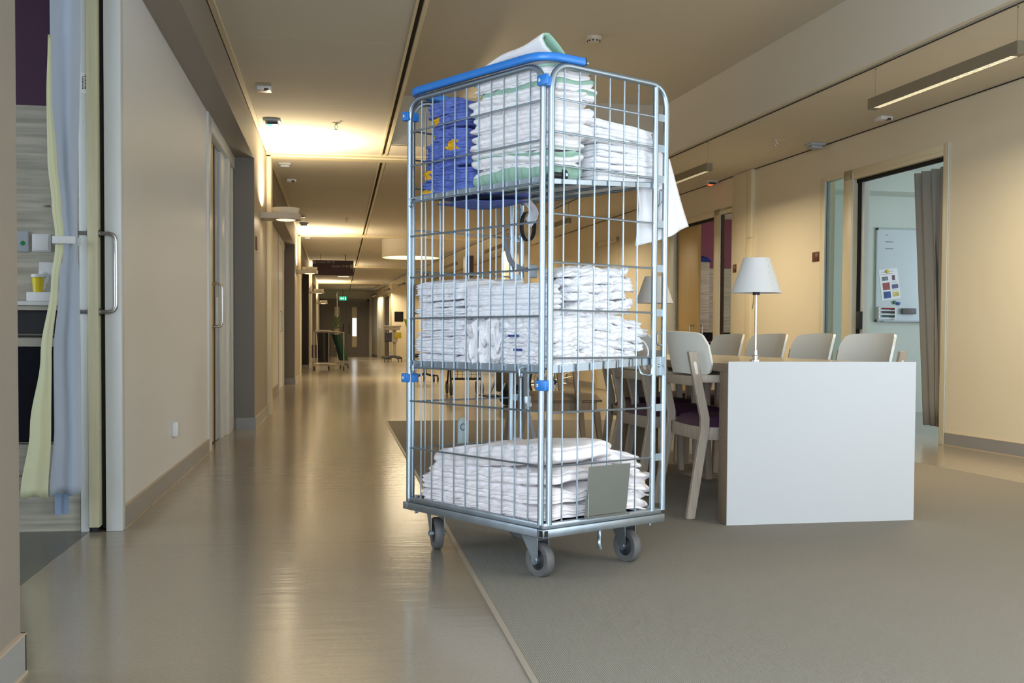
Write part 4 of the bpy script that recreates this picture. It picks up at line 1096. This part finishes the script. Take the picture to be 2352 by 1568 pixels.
def devices():
    def smoke(n, loc, lab, r=.055):
        t = thing('smoke_detector', lab, 'detector', loc)
        MB().lathe([(0, -.05), (r*.5, -.05), (r*.72, -.042), (r*.78, -.03), (r*.95, -.026), (r, -.012), (r, 0), (0, 0)], n=32).build('body', M['sensor'], t)
        g = MB()
        for k in range(10):
            a = k*math.pi/5; m_ = Matrix.Rotation(a, 4, 'Z'); g.box(r*.66, r*.80, -.008, .008, -.040, -.031, 0, 0, m_)
        g.build('smoke_slot', M['darkslot'], t, smooth=False)
    smoke(0, (2.021, 8.807, 3.24), 'round smoke detector on the raised ceiling above the trolley', .065)
    def boxdev(loc, rot, lab, led, s=1.0):
        t = thing('emergency_light', lab, 'emergency lamp', loc, rot)
        b = MB().box(-.075*s, .075*s, -.075*s, .075*s, -.022*s, 0, 0, .004); b.box(-.055*s, .055*s, -.055*s, .055*s, -.05*s, -.022*s, 0, .006)
        b.build('housing', M['sensor'] if led == M['redled'] else M['greyplastic'], t)
        if led:
            MB().lathe([(0, -.062*s), (.02*s, -.058*s), (.03*s, -.05*s)], (-.012, -.02, 0), n=18).build('lens', led, t)
            MB().box(-.04*s, .045*s, -.0557*s, -.055*s, -.047*s, -.027*s).build('window', M['darkplastic'], t, smooth=False)
        return t
    boxdev((-.578, 10.173, 2.75), 0, 'grey ceiling emergency light with green glow over the left recess', M['greenled'])
    boxdev((4.378, 12.821, 2.71), TH, 'ceiling sensor glowing red above the right doorways', M['redled'])
    boxdev((4.526, 10.209, 2.71), TH, 'square white ceiling box above the sidelight of the whiteboard room', None)
    boxdev((-.581, 12.696, 2.75), 0, 'white ceiling box just past the first cross beam', None, .9)
    boxdev((-.57, 19.3, 2.75), 0, 'grey ceiling box before the second bright ceiling band', None)
    boxdev((-.58, 21.9, 2.75), 0, 'white ceiling box just past the second bright ceiling band', None, .9)
    def sens(loc, rot, lab, s=1.0):
        t = thing('ceiling_sensor', lab, 'sensor', loc, rot)
        MB().box(-.055*s, .055*s, -.055*s, .055*s, -.032*s, 0, 0, .005).build('housing', M['whiteplastic'], t)
        MB().lathe([(0, -.036*s), (.016*s, -.034*s), (.03*s, -.0315*s), (.03*s, -.02*s)], (.018*s, -.03*s, 0), n=18).build('lens', mat('brown_sensor_lens', (70, 30, 16), .3), t)
    sens((-.562, 8.857, 2.75), 0, 'small white square ceiling sensor, nearest on the left')
    sens((-.561, 13.98, 2.75), 0, 'small white square ceiling sensor past the first cross beam')
    sens((4.541, 8.872, 2.71), TH, 'small white ceiling sensor under the near end of the pendant lamp')
    sens((-.57, 18.1, 2.75), 0, 'small ceiling sensor before the second bright ceiling band')
    def sprinkler(loc, lab):
        t = thing('sprinkler', lab, 'sprinkler', loc)
        MB().lathe([(0, 0), (.035, 0), (.034, -.006), (.012, -.008), (.01, -.02), (0, -.02)], n=20).build('rosette', M['sensor'], t)
        f = MB()
        for s in (-1, 1): f.tube([(s*.006, 0, -.018), (s*.014, 0, -.035), (s*.004, 0, -.056)], .0025, 6)
        f.build('frame', M['steel'], t)
        MB().lathe([(0, -.062), (.014, -.061), (.015, -.057), (0, -.056)], n=16).build('deflector', M['steel'], t)
    sprinkler((-.018, 10.211, 2.75), 'ceiling sprinkler before the first bright ceiling band')
    sprinkler((4.09, 10.10, 2.71), 'ceiling sprinkler on the lowered right ceiling')
    sprinkler((.14, 18.4, 2.75), 'ceiling sprinkler before the second bright ceiling band')
devices()

def arrow_icon(parent, x, y, z, s, rot):
    bo = MB().box(x-s, x+s, y-.002, y, z-s, z+s).build('arrow_square', M['signtext'], parent, smooth=False)
    c, sn = math.cos(rot), math.sin(rot)
    def P(a, b): return (x+(a*c-b*sn)*s, z+(a*sn+b*c)*s)
    for poly in ([(-.12, -.75), (.12, -.75), (.12, .2), (-.12, .2)], [(0, .75), (-.6, .12), (-.6, -.18), (0, .42)], [(0, .75), (0, .42), (.6, -.18), (.6, .12)]):
        MB().prism([P(a, b) for a, b in poly], lambda a, b, d: (a, y+d, b), -.004, -.002).build('arrow', M['signbrown'], bo, smooth=False)
def signs():
    t = thing('hanging_sign', 'aubergine hanging sign with room numbers and arrows over the corridor', 'sign', (0, 26.5, 0))
    MB().box(-.59, .36, 0, .04, 2.26, 2.61).build('board', M['signbrown'], t, smooth=False)
    text_part('lettering', 'Kamer 09-18', .075, t, M['signtext'], facing((-.485, -.003, 2.545)))
    text_part('lettering', 'Kamer 19-99', .075, t, M['signtext'], facing((-.15, -.003, 2.45)))
    arrow_icon(t, -.545, 0, 2.567, .038, 0); arrow_icon(t, .315, 0, 2.475, .038, -math.pi/2)
    r = MB().cyl((-.4, .02, 2.61), (-.4, .02, 2.75), .006, n=8); r.cyl((.17, .02, 2.61), (.17, .02, 2.75), .012, n=8); r.build('hanger', M['alu'], t)
    t = thing('exit_sign', 'green lit emergency exit sign above the end doors', 'sign', (.2, 46.6, 0))
    MB().box(-.15, .15, 0, .05, 2.32, 2.48).build('panel', M['exitgreen'], t, smooth=False)
    s = MB(); s.prism([(-.12, 2.40), (-.05, 2.45), (-.05, 2.35)], lambda a, b, d: (a, d, b), -.003, -.001); s.box(-.05, -.01, -.003, -.001, 2.387, 2.413)
    s.box(.09, .12, -.003, -.001, 2.34, 2.46); s.cyl((.03, -.003, 2.45), (.03, -.001, 2.45), .014, n=12)
    s.prism([(.0, 2.35), (.02, 2.35), (.045, 2.40), (.04, 2.435), (.015, 2.43), (.02, 2.395)], lambda a, b, d: (a, d, b), -.003, -.001)
    s.build('pictogram', M['exitwhite'], t, smooth=False)
    MB().cyl((0, .025, 2.48), (0, .025, 2.75), .01, n=8).build('hanger', M['alu'], t)
    o = thing('door_sign', 'small brown door sign with number 05 on the right wall', 'sign', RLOC, TH)
    MB().box(-.008, 0, 10.035, 10.168, 1.597, 1.69, 0, .001).build('plate', M['redbrown'], o)
    rt = (0, -1, 0)
    text_part('lettering', '05', .04, o, M['signtext'], facing((-.0085, 10.10, 1.645), rt)); text_part('lettering', 'L', .02, o, M['signtext'], facing((-.0085, 10.155, 1.607), rt))
    o = thing('door_sign', 'small brown door sign on the column casing behind the lampshade', 'sign', RLOC, TH)
    MB().box(-.038, -.03, 11.94, 12.03, 1.594, 1.684, 0, .001).build('plate', M['redbrown'], o); text_part('lettering', '06', .04, o, M['signtext'], facing((-.0385, 11.985, 1.64), rt))
    o = thing('door_sign', 'small brown door sign on the left corridor wall before the wall lamp', 'sign', (-.741, 0, 0))
    MB().box(0, .008, 10.42, 10.54, 1.62, 1.74, 0, .001).build('plate', M['redbrown'], o)
    o = thing('wall_socket', 'white wall socket low on the pale recess wall', 'socket', (-.917, 6.48, 0))
    MB().box(0, .034, -.04, .04, .268, .352, 0, .008).build('housing', M['whiteplastic'], o); MB().lathe([(0, .03), (.02, .03), (.022, .0345), (.027, .0345), (.027, .03)], (0, 0, .31), 'x', 24).build('socket_ring', M['white'], o)
signs()

# ================================================================== left bedroom seen through the open door
def bedroom():
    s = MB().box(-4.6, -1.078, 5.04, 5.18, 1.809, 2.75); s.box(-4.7, -4.6, 1.8, 5.2, 0, 2.75); s.box(-4.6, -1.6, 1.8, 1.9, 0, 2.75)
    struct('wall_bedroom', s, M['purple'], smooth=False, label='dark purple upper wall of the left bedroom')
    s = MB().box(-4.6, -1.078, 5.035, 5.17, 0, 1.808)
    struct('wall_bedroom_panel', s, M['greywood'], smooth=False, label='grey oak plank cladding of the left bedroom')
    struct('ceiling_bedroom', MB().box(-4.7, -1.55, 1.8, 5.2, 2.75, 2.85), M['ceiling'], smooth=False, label='ceiling of the left bedroom')
    t = thing('drawer_cabinet', 'grey oak cabinet with black drawer front in the left bedroom', 'cabinet', (0, 0, 0))
    y0, y1 = 4.955, 5.03; x0, x1 = -2.4, -1.082
    b = MB().box(x0, x1, y0, y1, .785, .822); b.box(x0, x1, y0, y1, .245, .372); b.box(x0, x1, y0, y1, 0, .235); b.box(x0, x1, y0, y1, .938, .956); b.box(x0, x1, y1-.012, y1, .235, .94)
    b.build('carcass', M['greywood'], t, smooth=False)
    MB().box(x0, x1, y0-.01, y1, .957, .975, 0, .002).build('worktop', M['whiteplastic'], t)
    MB().box(x0+.01, x1-.01, y0+.004, y1-.013, .385, .782).build('drawer_front', M['smoke'], t, smooth=False)
    d = MB().box(x0+.01, x1-.01, y0+.02, y1-.013, .83, .936); d.build('niche', M['darkplastic'], t, smooth=False)
    for z in (.834, .378, .24): MB().cyl((x0, y0+.0, z), (x1, y0+.0, z), .005, n=10).build('rail', M['steel'], t)
    t = thing('light_switch', 'square white rocker switch on the oak wall', 'switch', (0, 0, 0))
    MB().box(-1.288, -1.212, 5.024, 5.035, 1.188, 1.264, 0, .004).build('frame', M['whiteplastic'], t); MB().box(-1.283, -1.219, 5.017, 5.024, 1.193, 1.259, 0, .003).build('rocker', M['whiteplastic'], t)
    t = thing('call_panel', 'grey call panel with green button beside the light switch', 'switch', (0, 0, 0))
    MB().box(-1.42, -1.302, 5.023, 5.035, 1.186, 1.274, 0, .003).build('panel', M['greyplastic'], t)
    MB().lathe([(0, 5.018), (.008, 5.019), (.010, 5.023)], (-1.325, 0, 1.223), 'y', 20).build('button', mat('green_button', (30, 140, 80), .4), t)
    o = MB().tube(fillet([(-1.235, 5.035, 1.383), (-1.235, 5.005, 1.383), (-1.2, 5.005, 1.380), (-1.2, 5.035, 1.380)], .01, 4), .004, 8).build('wall_hook', M['steel'])
    tag(o, 'small steel hook on the oak wall beside the yellow curtain', 'hook')
    o = MB().box(-1.296, -1.16, 4.96, 5.03, .976, 1.014, 0, .003).build('carton', M['paper']); tag(o, 'flat white carton lying on the cabinet top', 'box')
    t = thing('sharps_bin', 'yellow sharps bin with white lid on the white carton', 'bin', (-1.255, 4.985, 1.0145))
    MB().lathe([(0, 0), (.019, 0), (.024, .062), (0, .062)], n=28).build('body', M['binyellow'], t)
    MB().lathe([(.0, .0625), (.028, .0625), (.028, .068), (.025, .076), (0, .077)], n=28).build('lid', M['whiteplastic'], t)
    t = thing('glove_box', 'white tapered tissue dispenser behind the yellow bin', 'dispenser', (-1.215, 5.012, 1.0145))
    b = MB(); b.add([(-.048, -.008, 0), (.05, -.008, 0), (.05, .018, 0), (-.048, .018, 0), (-.04, -.004, .128), (.05, -.004, .128), (.05, .018, .128), (-.04, .018, .128)], [(0, 3, 2, 1), (4, 5, 6, 7), (0, 1, 5, 4), (1, 2, 6, 5), (2, 3, 7, 6), (3, 0, 4, 7)])
    b.build('housing', M['whiteplastic'], t, smooth=False)
    G = [[(-.03+.03*i/5-.012*j/5, -.012-.006*math.sin(2*i+j), .09-.085*j/5-.02*i/5) for j in range(6)] for i in range(6)]
    MB().sheet(G, .0015).build('tissue', M['paper'], t)
    def curtain(name, m, rows, lab, yb, amp, nf, seed):
        G = []; W_ = wob(seed); nz = 60; nx = 40
        zs_ = [r_[0] for r_ in rows]
        for i in range(nz+1):
            z = zs_[0]+(zs_[-1]-zs_[0])*i/nz
            for a, b2 in zip(rows[:-1], rows[1:]):
                if a[0] >= z >= b2[0]: break
            t = (a[0]-z)/max(1e-6, a[0]-b2[0]); t = t*t*(3-2*t); xl = a[1]+(b2[1]-a[1])*t; xr = a[2]+(b2[2]-a[2])*t
            row = []
            for j in range(nx+1):
                u = j/nx; x = xl+(xr-xl)*u; wd = max(.02, xr-xl)
                y = yb+amp*min(1, wd/.08)*math.sin(u*nf*6.28+seed+.8*math.sin(z*2+seed))+.006*W_(u*1.2, z*.7, 2)*min(1, wd/.06)
                if i == nz: z2 = z+.008*math.sin(u*9+seed)
                else: z2 = z
                row.append((x, y, z2))
            G.append(row)
        o = MB().sheet(G, .0025).build(name, m, None, ang=180); tag(o, lab, 'curtain'); return o
    curtain('curtain', M['yelcurtain'], [(2.05, -1.1625, -1.152), (1.80, -1.170, -1.150), (1.55, -1.168, -1.132), (1.36, -1.153, -1.117), (1.235, -1.141, -1.107), (1.20, -1.141, -1.107), (1.05, -1.158, -1.130), (.75, -1.201, -1.157), (.45, -1.245, -1.162), (.17, -1.284, -1.176)], 'pale yellow curtain tied back at the bedroom door', 4.80, .003, .8, 3)
    curtain('curtain', M['bluecurtain'], [(2.42, -1.161, -1.044), (2.05, -1.160, -1.046), (1.80, -1.154, -1.052), (1.55, -1.140, -1.058), (1.36, -1.124, -1.061), (1.235, -1.112, -1.062), (1.20, -1.112, -1.062), (1.05, -1.130, -1.056), (.75, -1.156, -1.052), (.45, -1.156, -1.053), (.175, -1.178, -1.052)], 'blue-grey curtain tied back beside the yellow curtain', 4.835, .009, 1.3, 5)
    o = MB().box(-1.147, -1.056, 4.775, 4.782, 1.205, 1.236, 0, .002); o.box(-1.147, -1.141, 4.782, 4.86, 1.205, 1.236); o.box(-1.147, -1.056, 4.862, 4.868, 1.205, 1.236)
    tag(o.build('curtain_tie', M['white']), 'white tie band gathering the yellow and blue-grey curtains', 'curtain tie')
    for i, x in enumerate((-1.1735, -1.1455)):
        z0, z1 = (.078, .17) if i == 0 else (.083, .17)
        o = MB().box(x, x+.0265, 4.90+.006*i, 4.905+.006*i, z0, z1).build('curtain_weight', mat('pale_blue_slat', (148, 170, 198), .4), None, smooth=False)
        tag(o, 'pale blue slat showing below the blue-grey curtain, %s one' % ('left' if i == 0 else 'right'), 'slat', 'pale slats below the curtain')
    o = MB().box(-1.0635, -1.0405, 4.9225, 4.9245, 1.845, 1.93, 0); 
    for i in range(14):
        z = 1.858+.0048*i; o.box(-1.0475, -1.0415, 4.9215, 4.9225, z, z+.0012*(1+i % 3), 1)
    for i in range(9): o.box(-1.0575, -1.0525, 4.9215, 4.9225, 1.862+.006*i, 1.8655+.006*i, 1)
    tag(o.build('barcode_label', [M['paper'], M['black']], None, smooth=False), 'small white barcode sticker on the bedroom door jamb', 'sticker')
bedroom()

# ================================================================== whiteboard room
def office():
    t = thing('whiteboard', 'grey framed whiteboard on the wall of the room beyond the right doorway', 'whiteboard', RLOC, TH)
    MB().box(1.53, 3.02, 11.585, 11.594, 1.05, 2.095).build('board', M['board'], t, smooth=False)
    f = MB().box(1.52, 3.03, 11.58, 11.598, 2.09, 2.105); f.box(1.52, 3.03, 11.58, 11.598, 1.04, 1.055); f.box(1.52, 1.533, 11.58, 11.598, 1.04, 2.105); f.box(3.017, 3.03, 11.58, 11.598, 1.04, 2.105)
    f.build('frame', mat('whiteboard_frame', (168, 176, 176), .4), t, smooth=False)
    for z in (2.08, 1.037): MB().box(1.517, 1.545, 11.578, 11.60, z, z+.028, 0, .004).build('corner_cap', M['darkplastic'], t)
    MB().box(1.6, 3.0, 11.53, 11.58, 1.040, 1.05).build('pen_ledge', M['greyplastic'], t, smooth=False)
    ink = mat('faded_marker_ink', (110, 118, 118), .7)
    for x0, x1, z in ((1.632, 1.668, 2.03), (1.632, 1.73, 1.952), (1.632, 1.73, 1.873)): MB().box(x0, x1, 11.5835, 11.585, z-.004, z+.004).build('handwriting', ink, t, smooth=False)
    p = thing('picture_sheet', 'white sheet with small colour photos pinned to the whiteboard', 'paper', RLOC, TH)
    A, B2, C2, D2 = (1.553, 1.628), (1.787, 1.655), (1.838, 1.312), (1.601, 1.281)
    def bil(u, v): return ((A[0]*(1-u)+B2[0]*u)*(1-v)+(D2[0]*(1-u)+C2[0]*u)*v, (A[1]*(1-u)+B2[1]*u)*(1-v)+(D2[1]*(1-u)+C2[1]*u)*v)
    MB().prism([A, B2, C2, D2], lambda a, b, d: (a, 11.5825+d, b), 0, .0015).build('sheet', M['paper'], p, smooth=False)
    for u, v, su, sv, c in ((.12, .24, .33, .13, (110, 108, 120)), (.12, .44, .38, .24, (150, 62, 56)), (.12, .73, .38, .22, (30, 74, 140)), (.66, .22, .16, .16, (96, 60, 80)), (.6, .52, .34, .14, (90, 84, 120)), (.6, .77, .34, .15, (190, 176, 90))):
        q = [bil(u, v), bil(u+su, v), bil(u+su, v+sv), bil(u, v+sv)]
        MB().prism(q, lambda a, b, d: (a, 11.5815+d, b), 0, .0008).build('photo', mat('photo_print', c, .5, vary=(30, .4)), p, smooth=False)
    l = MB()
    for u0, u1, v in ((.1, .8, .08), (.05, .72, .155), (.6, .9, .44), (.6, .9, .70)):
        q = [bil(u0, v), bil(u1, v), bil(u1, v+.012), bil(u0, v+.012)]; l.prism(q, lambda a, b, d: (a, 11.5815+d, b), 0, .0008)
    l.build('print_line', M['strap'], p, smooth=False)
    for x, z, c, n in ((1.665, 1.612, (226, 190, 20), 'yellow'), (1.757, 1.262, (30, 96, 64), 'green'), (1.806, 1.248, (24, 60, 150), 'blue')):
        o = MB().lathe([(0, 11.565), (.018, 11.565), (.02, 11.57), (.02, 11.582 if n == 'yellow' else 11.585)], (x, 0, z), 'y', 20).build('magnet', mat(n+'_magnet', c, .4), None, RLOC, TH)
        tag(o, 'round %s magnet on the whiteboard' % n, 'magnet')
    t = thing('marker_holder', 'white wire holder with markers at the lower corner of the whiteboard', 'holder', RLOC, TH)
    b = MB()
    for z in (1.07, 1.115, 1.16, 1.2): b.box(1.545, 1.765, 11.55, 11.556, z, z+.008)
    b.box(1.545, 1.565, 11.55, 11.585, 1.065, 1.21); b.box(1.75, 1.765, 11.55, 11.585, 1.065, 1.21); b.build('rack', M['whiteplastic'], t, smooth=False)
    for i, (z, c) in enumerate(((1.19, (150, 30, 40)), (1.15, (24, 24, 30)), (1.105, (20, 60, 54)))):
        o = MB().cyl((1.60, 11.565, z), (1.755, 11.565, z), .009, n=10).build('marker', mat('marker_%d' % i, c, .4), None, RLOC, TH); tag(o, '%s marker pen lying in the whiteboard holder' % ('red', 'black', 'dark green')[i], 'marker')
    o = MB().box(1.845, 2.02, 11.545, 11.583, 1.128, 1.195, 0, .006).build('board_eraser', M['rubber'], None, RLOC, TH); tag(o, 'grey eraser block on the whiteboard', 'eraser')
    G = []
    for i in range(2, 52):
        u = 8.0+.74*(i-2)/49; G.append([(.235+.045*math.sin(i*.72)+.01*math.sin(i*1.9)-.00*j, u-.02*j*((u-8.0)/.74 > .6), 2.27-2.16*j/10) for j in range(11)])
    o = MB().sheet(G, .003).build('curtain', M['greycurtain'], None, RLOC, TH, ang=180); tag(o, 'long grey curtain hanging inside the whiteboard room doorway', 'curtain')
office()

# ================================================================== things farther down the corridor
def far_things():
    def caster(mb, x, y, r=.05): mb.lathe([(0, -.015), (r, -.015), (r, .015), (0, .015)], (x, y, r), 'x', 14)
    t = thing('bag_trolley', 'steel trolley with black waste bag by the left corridor wall', 'trolley', (-.22, 28.0, 0))
    f = MB()
    for x in (-.36, .0, .36):
        for y in (-.2, .2): f.tube([(x, y, .1), (x, y, .93)], .012, 8)
    for y in (-.2, .2): f.tube([(-.36, y, .14), (.36, y, .14)], .012, 8); f.tube([(-.36, y, .93), (.36, y, .93)], .012, 8)
    for x in (-.36, 0, .36): f.tube([(x, -.2, .14), (x, .2, .14)], .012, 8); f.tube([(x, -.2, .93), (x, .2, .93)], .012, 8)
    f.build('frame', M['steel'], t)
    c = MB()
    for x in (-.36, 0, .36):
        for y in (-.2, .2): caster(c, x, y)
    c.build('caster', M['darkplastic'], t)
    MB().box(-.34, .05, -.22, .22, .95, .985, 0, .012).box(.0, .2, -.22, .22, .94, .965, 0, .01).build('lid', M['sensor'], t)
    def bag(nm, m, x0, x1, top, bot, ex):
        G = []
        for j in range(13):
            s = j/12; row = []
            for i in range(33):
                a = i/32*2*math.pi; cx_ = (x0+x1)/2+ex*s; hw = (x1-x0)/2*(1-.12*s+.05*math.sin(3*a+4*s))
                row.append((cx_+hw*math.cos(a), .18*(1-.1*s)*math.sin(a)+.01*math.sin(5*a), top+(bot-top)*s))
            G.append(row)
        return MB().sheet(G, .003).build(nm, m, t, ang=60)
    bag('waste_bag', M['blackbag'], -.30, .03, .93, .20, .02)
    bag('laundry_bag', M['darkgreen'], .06, .32, .88, .24, .18)
    o = MB().box(-.42, -.30, -.1, .1, .3, .62).build('drawer_bin', mat('aubergine_bin', (70, 40, 58), .5), t, smooth=False)
    t = thing('infusion_stand', 'tall infusion stand with green netting behind the bag trolley', 'stand', (-.02, 29.6, 0))
    MB().tube([(0, 0, .12), (0, 0, 2.0)], .012, 8).build('pole', M['steel'], t)
    b = MB()
    for k in range(5):
        a = k*2*math.pi/5; b.tube([(0, 0, .13), (.28*math.cos(a), .28*math.sin(a), .1)], .014, 8); caster(b, .28*math.cos(a), .28*math.sin(a), .045)
    b.build('base', M['darkplastic'], t)
    g = MB()
    for k in range(14):
        r_ = random.Random(k); p = [(r_.uniform(-.12, .12), r_.uniform(-.05, .05), 1.05+.3*q/5+r_.uniform(-.04, .04)) for q in range(6)]; g.tube(fillet(p, .03, 3), .006, 5)
    g.build('netting', mat('green_netting', (88, 112, 70), .8), t)
    t = thing('computer_cart', 'beige computer cart on wheels by the far right wall', 'cart', (1.86, 38.2, 0))
    b = MB(); 
    for k in range(4):
        a = k*math.pi/2+.5; b.tube([(0, 0, .16), (.2*math.cos(a), .2*math.sin(a), .14), (.34*math.cos(a), .34*math.sin(a), .1)], .045, 8); caster(b, .34*math.cos(a), .34*math.sin(a), .05)
    b.build('base', M['strap'], t)
    MB().box(-.02, .10, -.05, .05, .15, 1.18).build('column', M['sensor'], t, smooth=False)
    MB().box(-.34, .26, -.24, .24, 1.16, 1.21, 0, .015).box(-.30, .22, -.2, .2, 1.06, 1.15, 0, .01).build('worktop', M['sensor'], t)
    MB().box(.04, .34, -.03, .0, 1.34, 1.69, 0, .01).build('monitor', M['darkplastic'], t); 
    MB().box(-.24, .14, -.18, .18, .66, .98).build('cabinet', M['sensor'], t, smooth=False)
    d = MB()
    for k in range(4): d.box(-.30, -.06, -.21, -.18, .66+.08*k, .73+.08*k)
    d.build('drawer', mat('blue_grey_drawer', (64, 66, 92), .5), t, smooth=False)
    MB().box(.04, .26, -.24, -.18, .78, .98, 0, .01).build('sharps_bin', M['binyellow'], t)
    G = [[(.34+.12*j/6+.10*i/8, -.05+.02*math.sin(i+j), 1.46-.30*i/8-.05*j/6) for j in range(7)] for i in range(9)]
    MB().sheet(G, .01).build('vest', M['limeyellow'], t)
    # wheelchair
    t = thing('wheelchair', 'black wheelchair parked behind the trolley near the right wall', 'wheelchair', (2.52, 13.4, 0), R(8))
    for y in (-.27, .27):
        b = MB()
        pts = [(.30*math.cos(a*math.pi/24), y, .305+.30*math.sin(a*math.pi/24)) for a in range(48)]
        b.tube(pts, .014, 8, closed=True, mi=0); b.tube([(p[0]*.86, y+(.04 if y > 0 else -.04), .305+(p[2]-.305)*.86) for p in pts], .008, 6, closed=True, mi=1)
        for k in range(24):
            a = k*math.pi/12; b.cyl((.03*math.cos(a+.6), y, .305+.03*math.sin(a+.6)), (.29*math.cos(a), y, .305+.29*math.sin(a)), .0022, n=5, mi=1)
        b.cyl((0, y-.03, .305), (0, y+.03, .305), .03, n=14, mi=2); b.build('wheel', [M['darkplastic'], M['steel'], M['darkplastic']], t)
    for y in (-.22, .22):
        b = MB(); b.lathe([(0, -.014), (.085, -.014), (.095, 0), (.085, .014), (0, .014)], (-.44, y, .095), 'y', 20); b.tube([(-.44, y, .1), (-.40, y, .26)], .015, 6); b.build('front_wheel', M['darkplastic'], t)
    b = MB()
    for y in (-.22, .22):
        b.tube(fillet([(-.66, y, .14), (-.50, y, .5), (.18, y, .52), (.18, y, .96), (.30, y, .98)], .06, 5), .013, 8); b.tube([(-.40, y, .26), (.18, y, .28), (.18, y, .52)], .013, 8)
        b.tube(fillet([(-.30, y, .5), (-.30, y, .72), (.18, y, .72)], .05, 4), .011, 8)
    b.build('frame', M['steel'], t)
    MB().box(-.42, .16, -.21, .21, .48, .54, 0, .015).build('seat', M['blackbag'], t); MB().box(.15, .19, -.21, .21, .54, .94, 0, .012).build('backrest', M['blackbag'], t)
    MB().box(-.80, -.60, -.2, -.03, .12, .14).box(-.80, -.60, .03, .2, .12, .14).build('footrest', M['darkplastic'], t, smooth=False)
    MB().box(-.60, -.42, -.19, .19, .17, .52, 0, .03).build('leg_pad', M['blackbag'], t)
    # rollator
    t = thing('rollator', 'dark rollator walker with wire basket behind the trolley', 'walker', (1.80, 16.0, 0))
    b = MB()
    for x in (-.22, .22):
        b.tube(fillet([(x, -.28, .1), (x, -.18, .55), (x, .02, .9), (x, .2, .93)], .06, 5), .014, 8); b.tube([(x, .28, .1), (x, -.1, .6)], .014, 8)
    b.tube([(-.22, -.1, .58), (.22, -.1, .58)], .012, 8); b.tube([(-.22, -.24, .24), (.22, -.24, .24)], .014, 8); b.build('frame', M['darkplastic'], t)
    for x in (-.22, .22):
        for y in (-.3, .3): MB().lathe([(.04, -.016), (.09, -.016), (.1, 0), (.09, .016), (.04, .016)], (x, y, .1), 'x', 20, close=True).build('wheel', M['rubber'], t)
    b = MB()
    for k in range(7):
        z = .26+.045*k; b.tube([(-.2, -.33, z), (.2, -.33, z)], .003, 5); x = -.2+.4*k/6; b.tube([(x, -.33, .26), (x, -.33, .53)], .003, 5)
        b.tube([(x, -.33, .26), (x, -.12, .26)], .003, 5)
    b.build('basket', M['darkplastic'], t); MB().box(-.21, .21, -.14, .14, .6, .63, 0, .01).build('seat', M['blackbag'], t)
    # armchair seen through the wires
    t = thing('easy_chair', 'beige armchair with taupe wooden legs, seen through the wires behind the trolley', 'armchair', (1.63, 8.35, 0), R(3))
    G = []
    for i in range(15):
        a = i/14*2-1; row = []
        for j in range(13):
            c = j/12*2-1; e = max(abs(a), abs(c)); row.append((.03+.285*a, .245*c, .37+.055*(1-e**6)**.5 if e < 1 else .37))
        G.append(row)
    st = MB().sheet(G); st.box(-.25, .31, -.24, .24, .355, .37); st.build('seat', M['beigefab'], t, ang=60)
    MB().box(-.25, .27, -.235, -.212, .29, .353).box(-.25, .27, .212, .235, .29, .353).box(-.25, -.225, -.212, .212, .29, .353).box(.245, .27, -.212, .212, .29, .353).build('seat_frame', M['taupewood'], t, smooth=False)
    for y in (-.25, .25):
        MB().tube([(-.34, y, .0), (-.27, y, .36), (-.33, y, .78)], [.02, .03, .022], 4).build('leg', M['taupewood'], t, ang=20)
        MB().tube([(.265, y*.94, .30), (.305, y*.94, 0)], [.033, .024], 4).build('leg', M['taupewood'], t, ang=20)
        MB().tube([(.135, y, .29), (.09, y, .62)], [.026, .024], 4).build('arm_post', M['taupewood'], t, ang=20)
        MB().box(-.31, .16, y-.026, y+.026, .61, .64, 0, .006).build('armrest', M['taupewood'], t)
    MB().box(-.36, -.31, -.22, .22, .48, .84, 0, .02).build('backrest', M['beigefab'], t)
    t = thing('visitor_stool', 'dark stool on casters at the far end behind the trolley', 'stool', (1.62, 21, 0))
    b = MB()
    for k in range(5):
        a = k*2*math.pi/5+.3; b.tube([(0, 0, .14), (.26*math.cos(a), .26*math.sin(a), .10)], .018, 6); caster(b, .26*math.cos(a), .26*math.sin(a), .045)
    b.build('base', M['darkplastic'], t); MB().cyl((0, 0, .13), (0, 0, .44), .03, n=12).build('column', M['darkplastic'], t); MB().lathe([(0, .44), (.2, .44), (.22, .48), (.2, .52), (0, .53)], n=24).build('seat', M['blackbag'], t)
    s = MB().box(2.98, 3.46, 20.0, 20.4, 0, 2.75)
    struct('wall_column', s, M['cream'], smooth=False, label='cream column standing free in the far right of the corridor')
    t = thing('notice_stand', 'grey standing partition with a black screen behind the linen', 'partition', (3.2, 25, 0))
    MB().box(-.42, .46, 0, .06, 0, 2.12).build('panel', M['greyplastic'], t, smooth=False)
    MB().box(-.16, .46, -.03, 0, 1.5, 2.06).build('screen', M['black'], t, smooth=False); MB().cyl((-.02, -.034, 1.93), (-.02, -.031, 1.93), .05, n=16).build('emblem', M['paper'], t)
    MB().box(-.26, -.18, -.05, 0, 1.6, 2.1).build('lamp_strip', mat('orange_lamp', (255, 110, 40), .4, emit=((1, .25, .05), 1.2)), t, smooth=False)
    t = thing('projecting_sign', 'brown sign hanging edge-on from the ceiling behind the trolley', 'sign', (2.33, 20, 0))
    MB().box(-.05, .08, 0, .5, 1.92, 2.30).build('board', M['signbrown'], t, smooth=False); MB().cyl((.0, .1, 2.3), (.0, .1, 2.75), .008, n=8).cyl((.0, .4, 2.3), (.0, .4, 2.75), .008, n=8).build('hanger', M['alu'], t)
far_things()
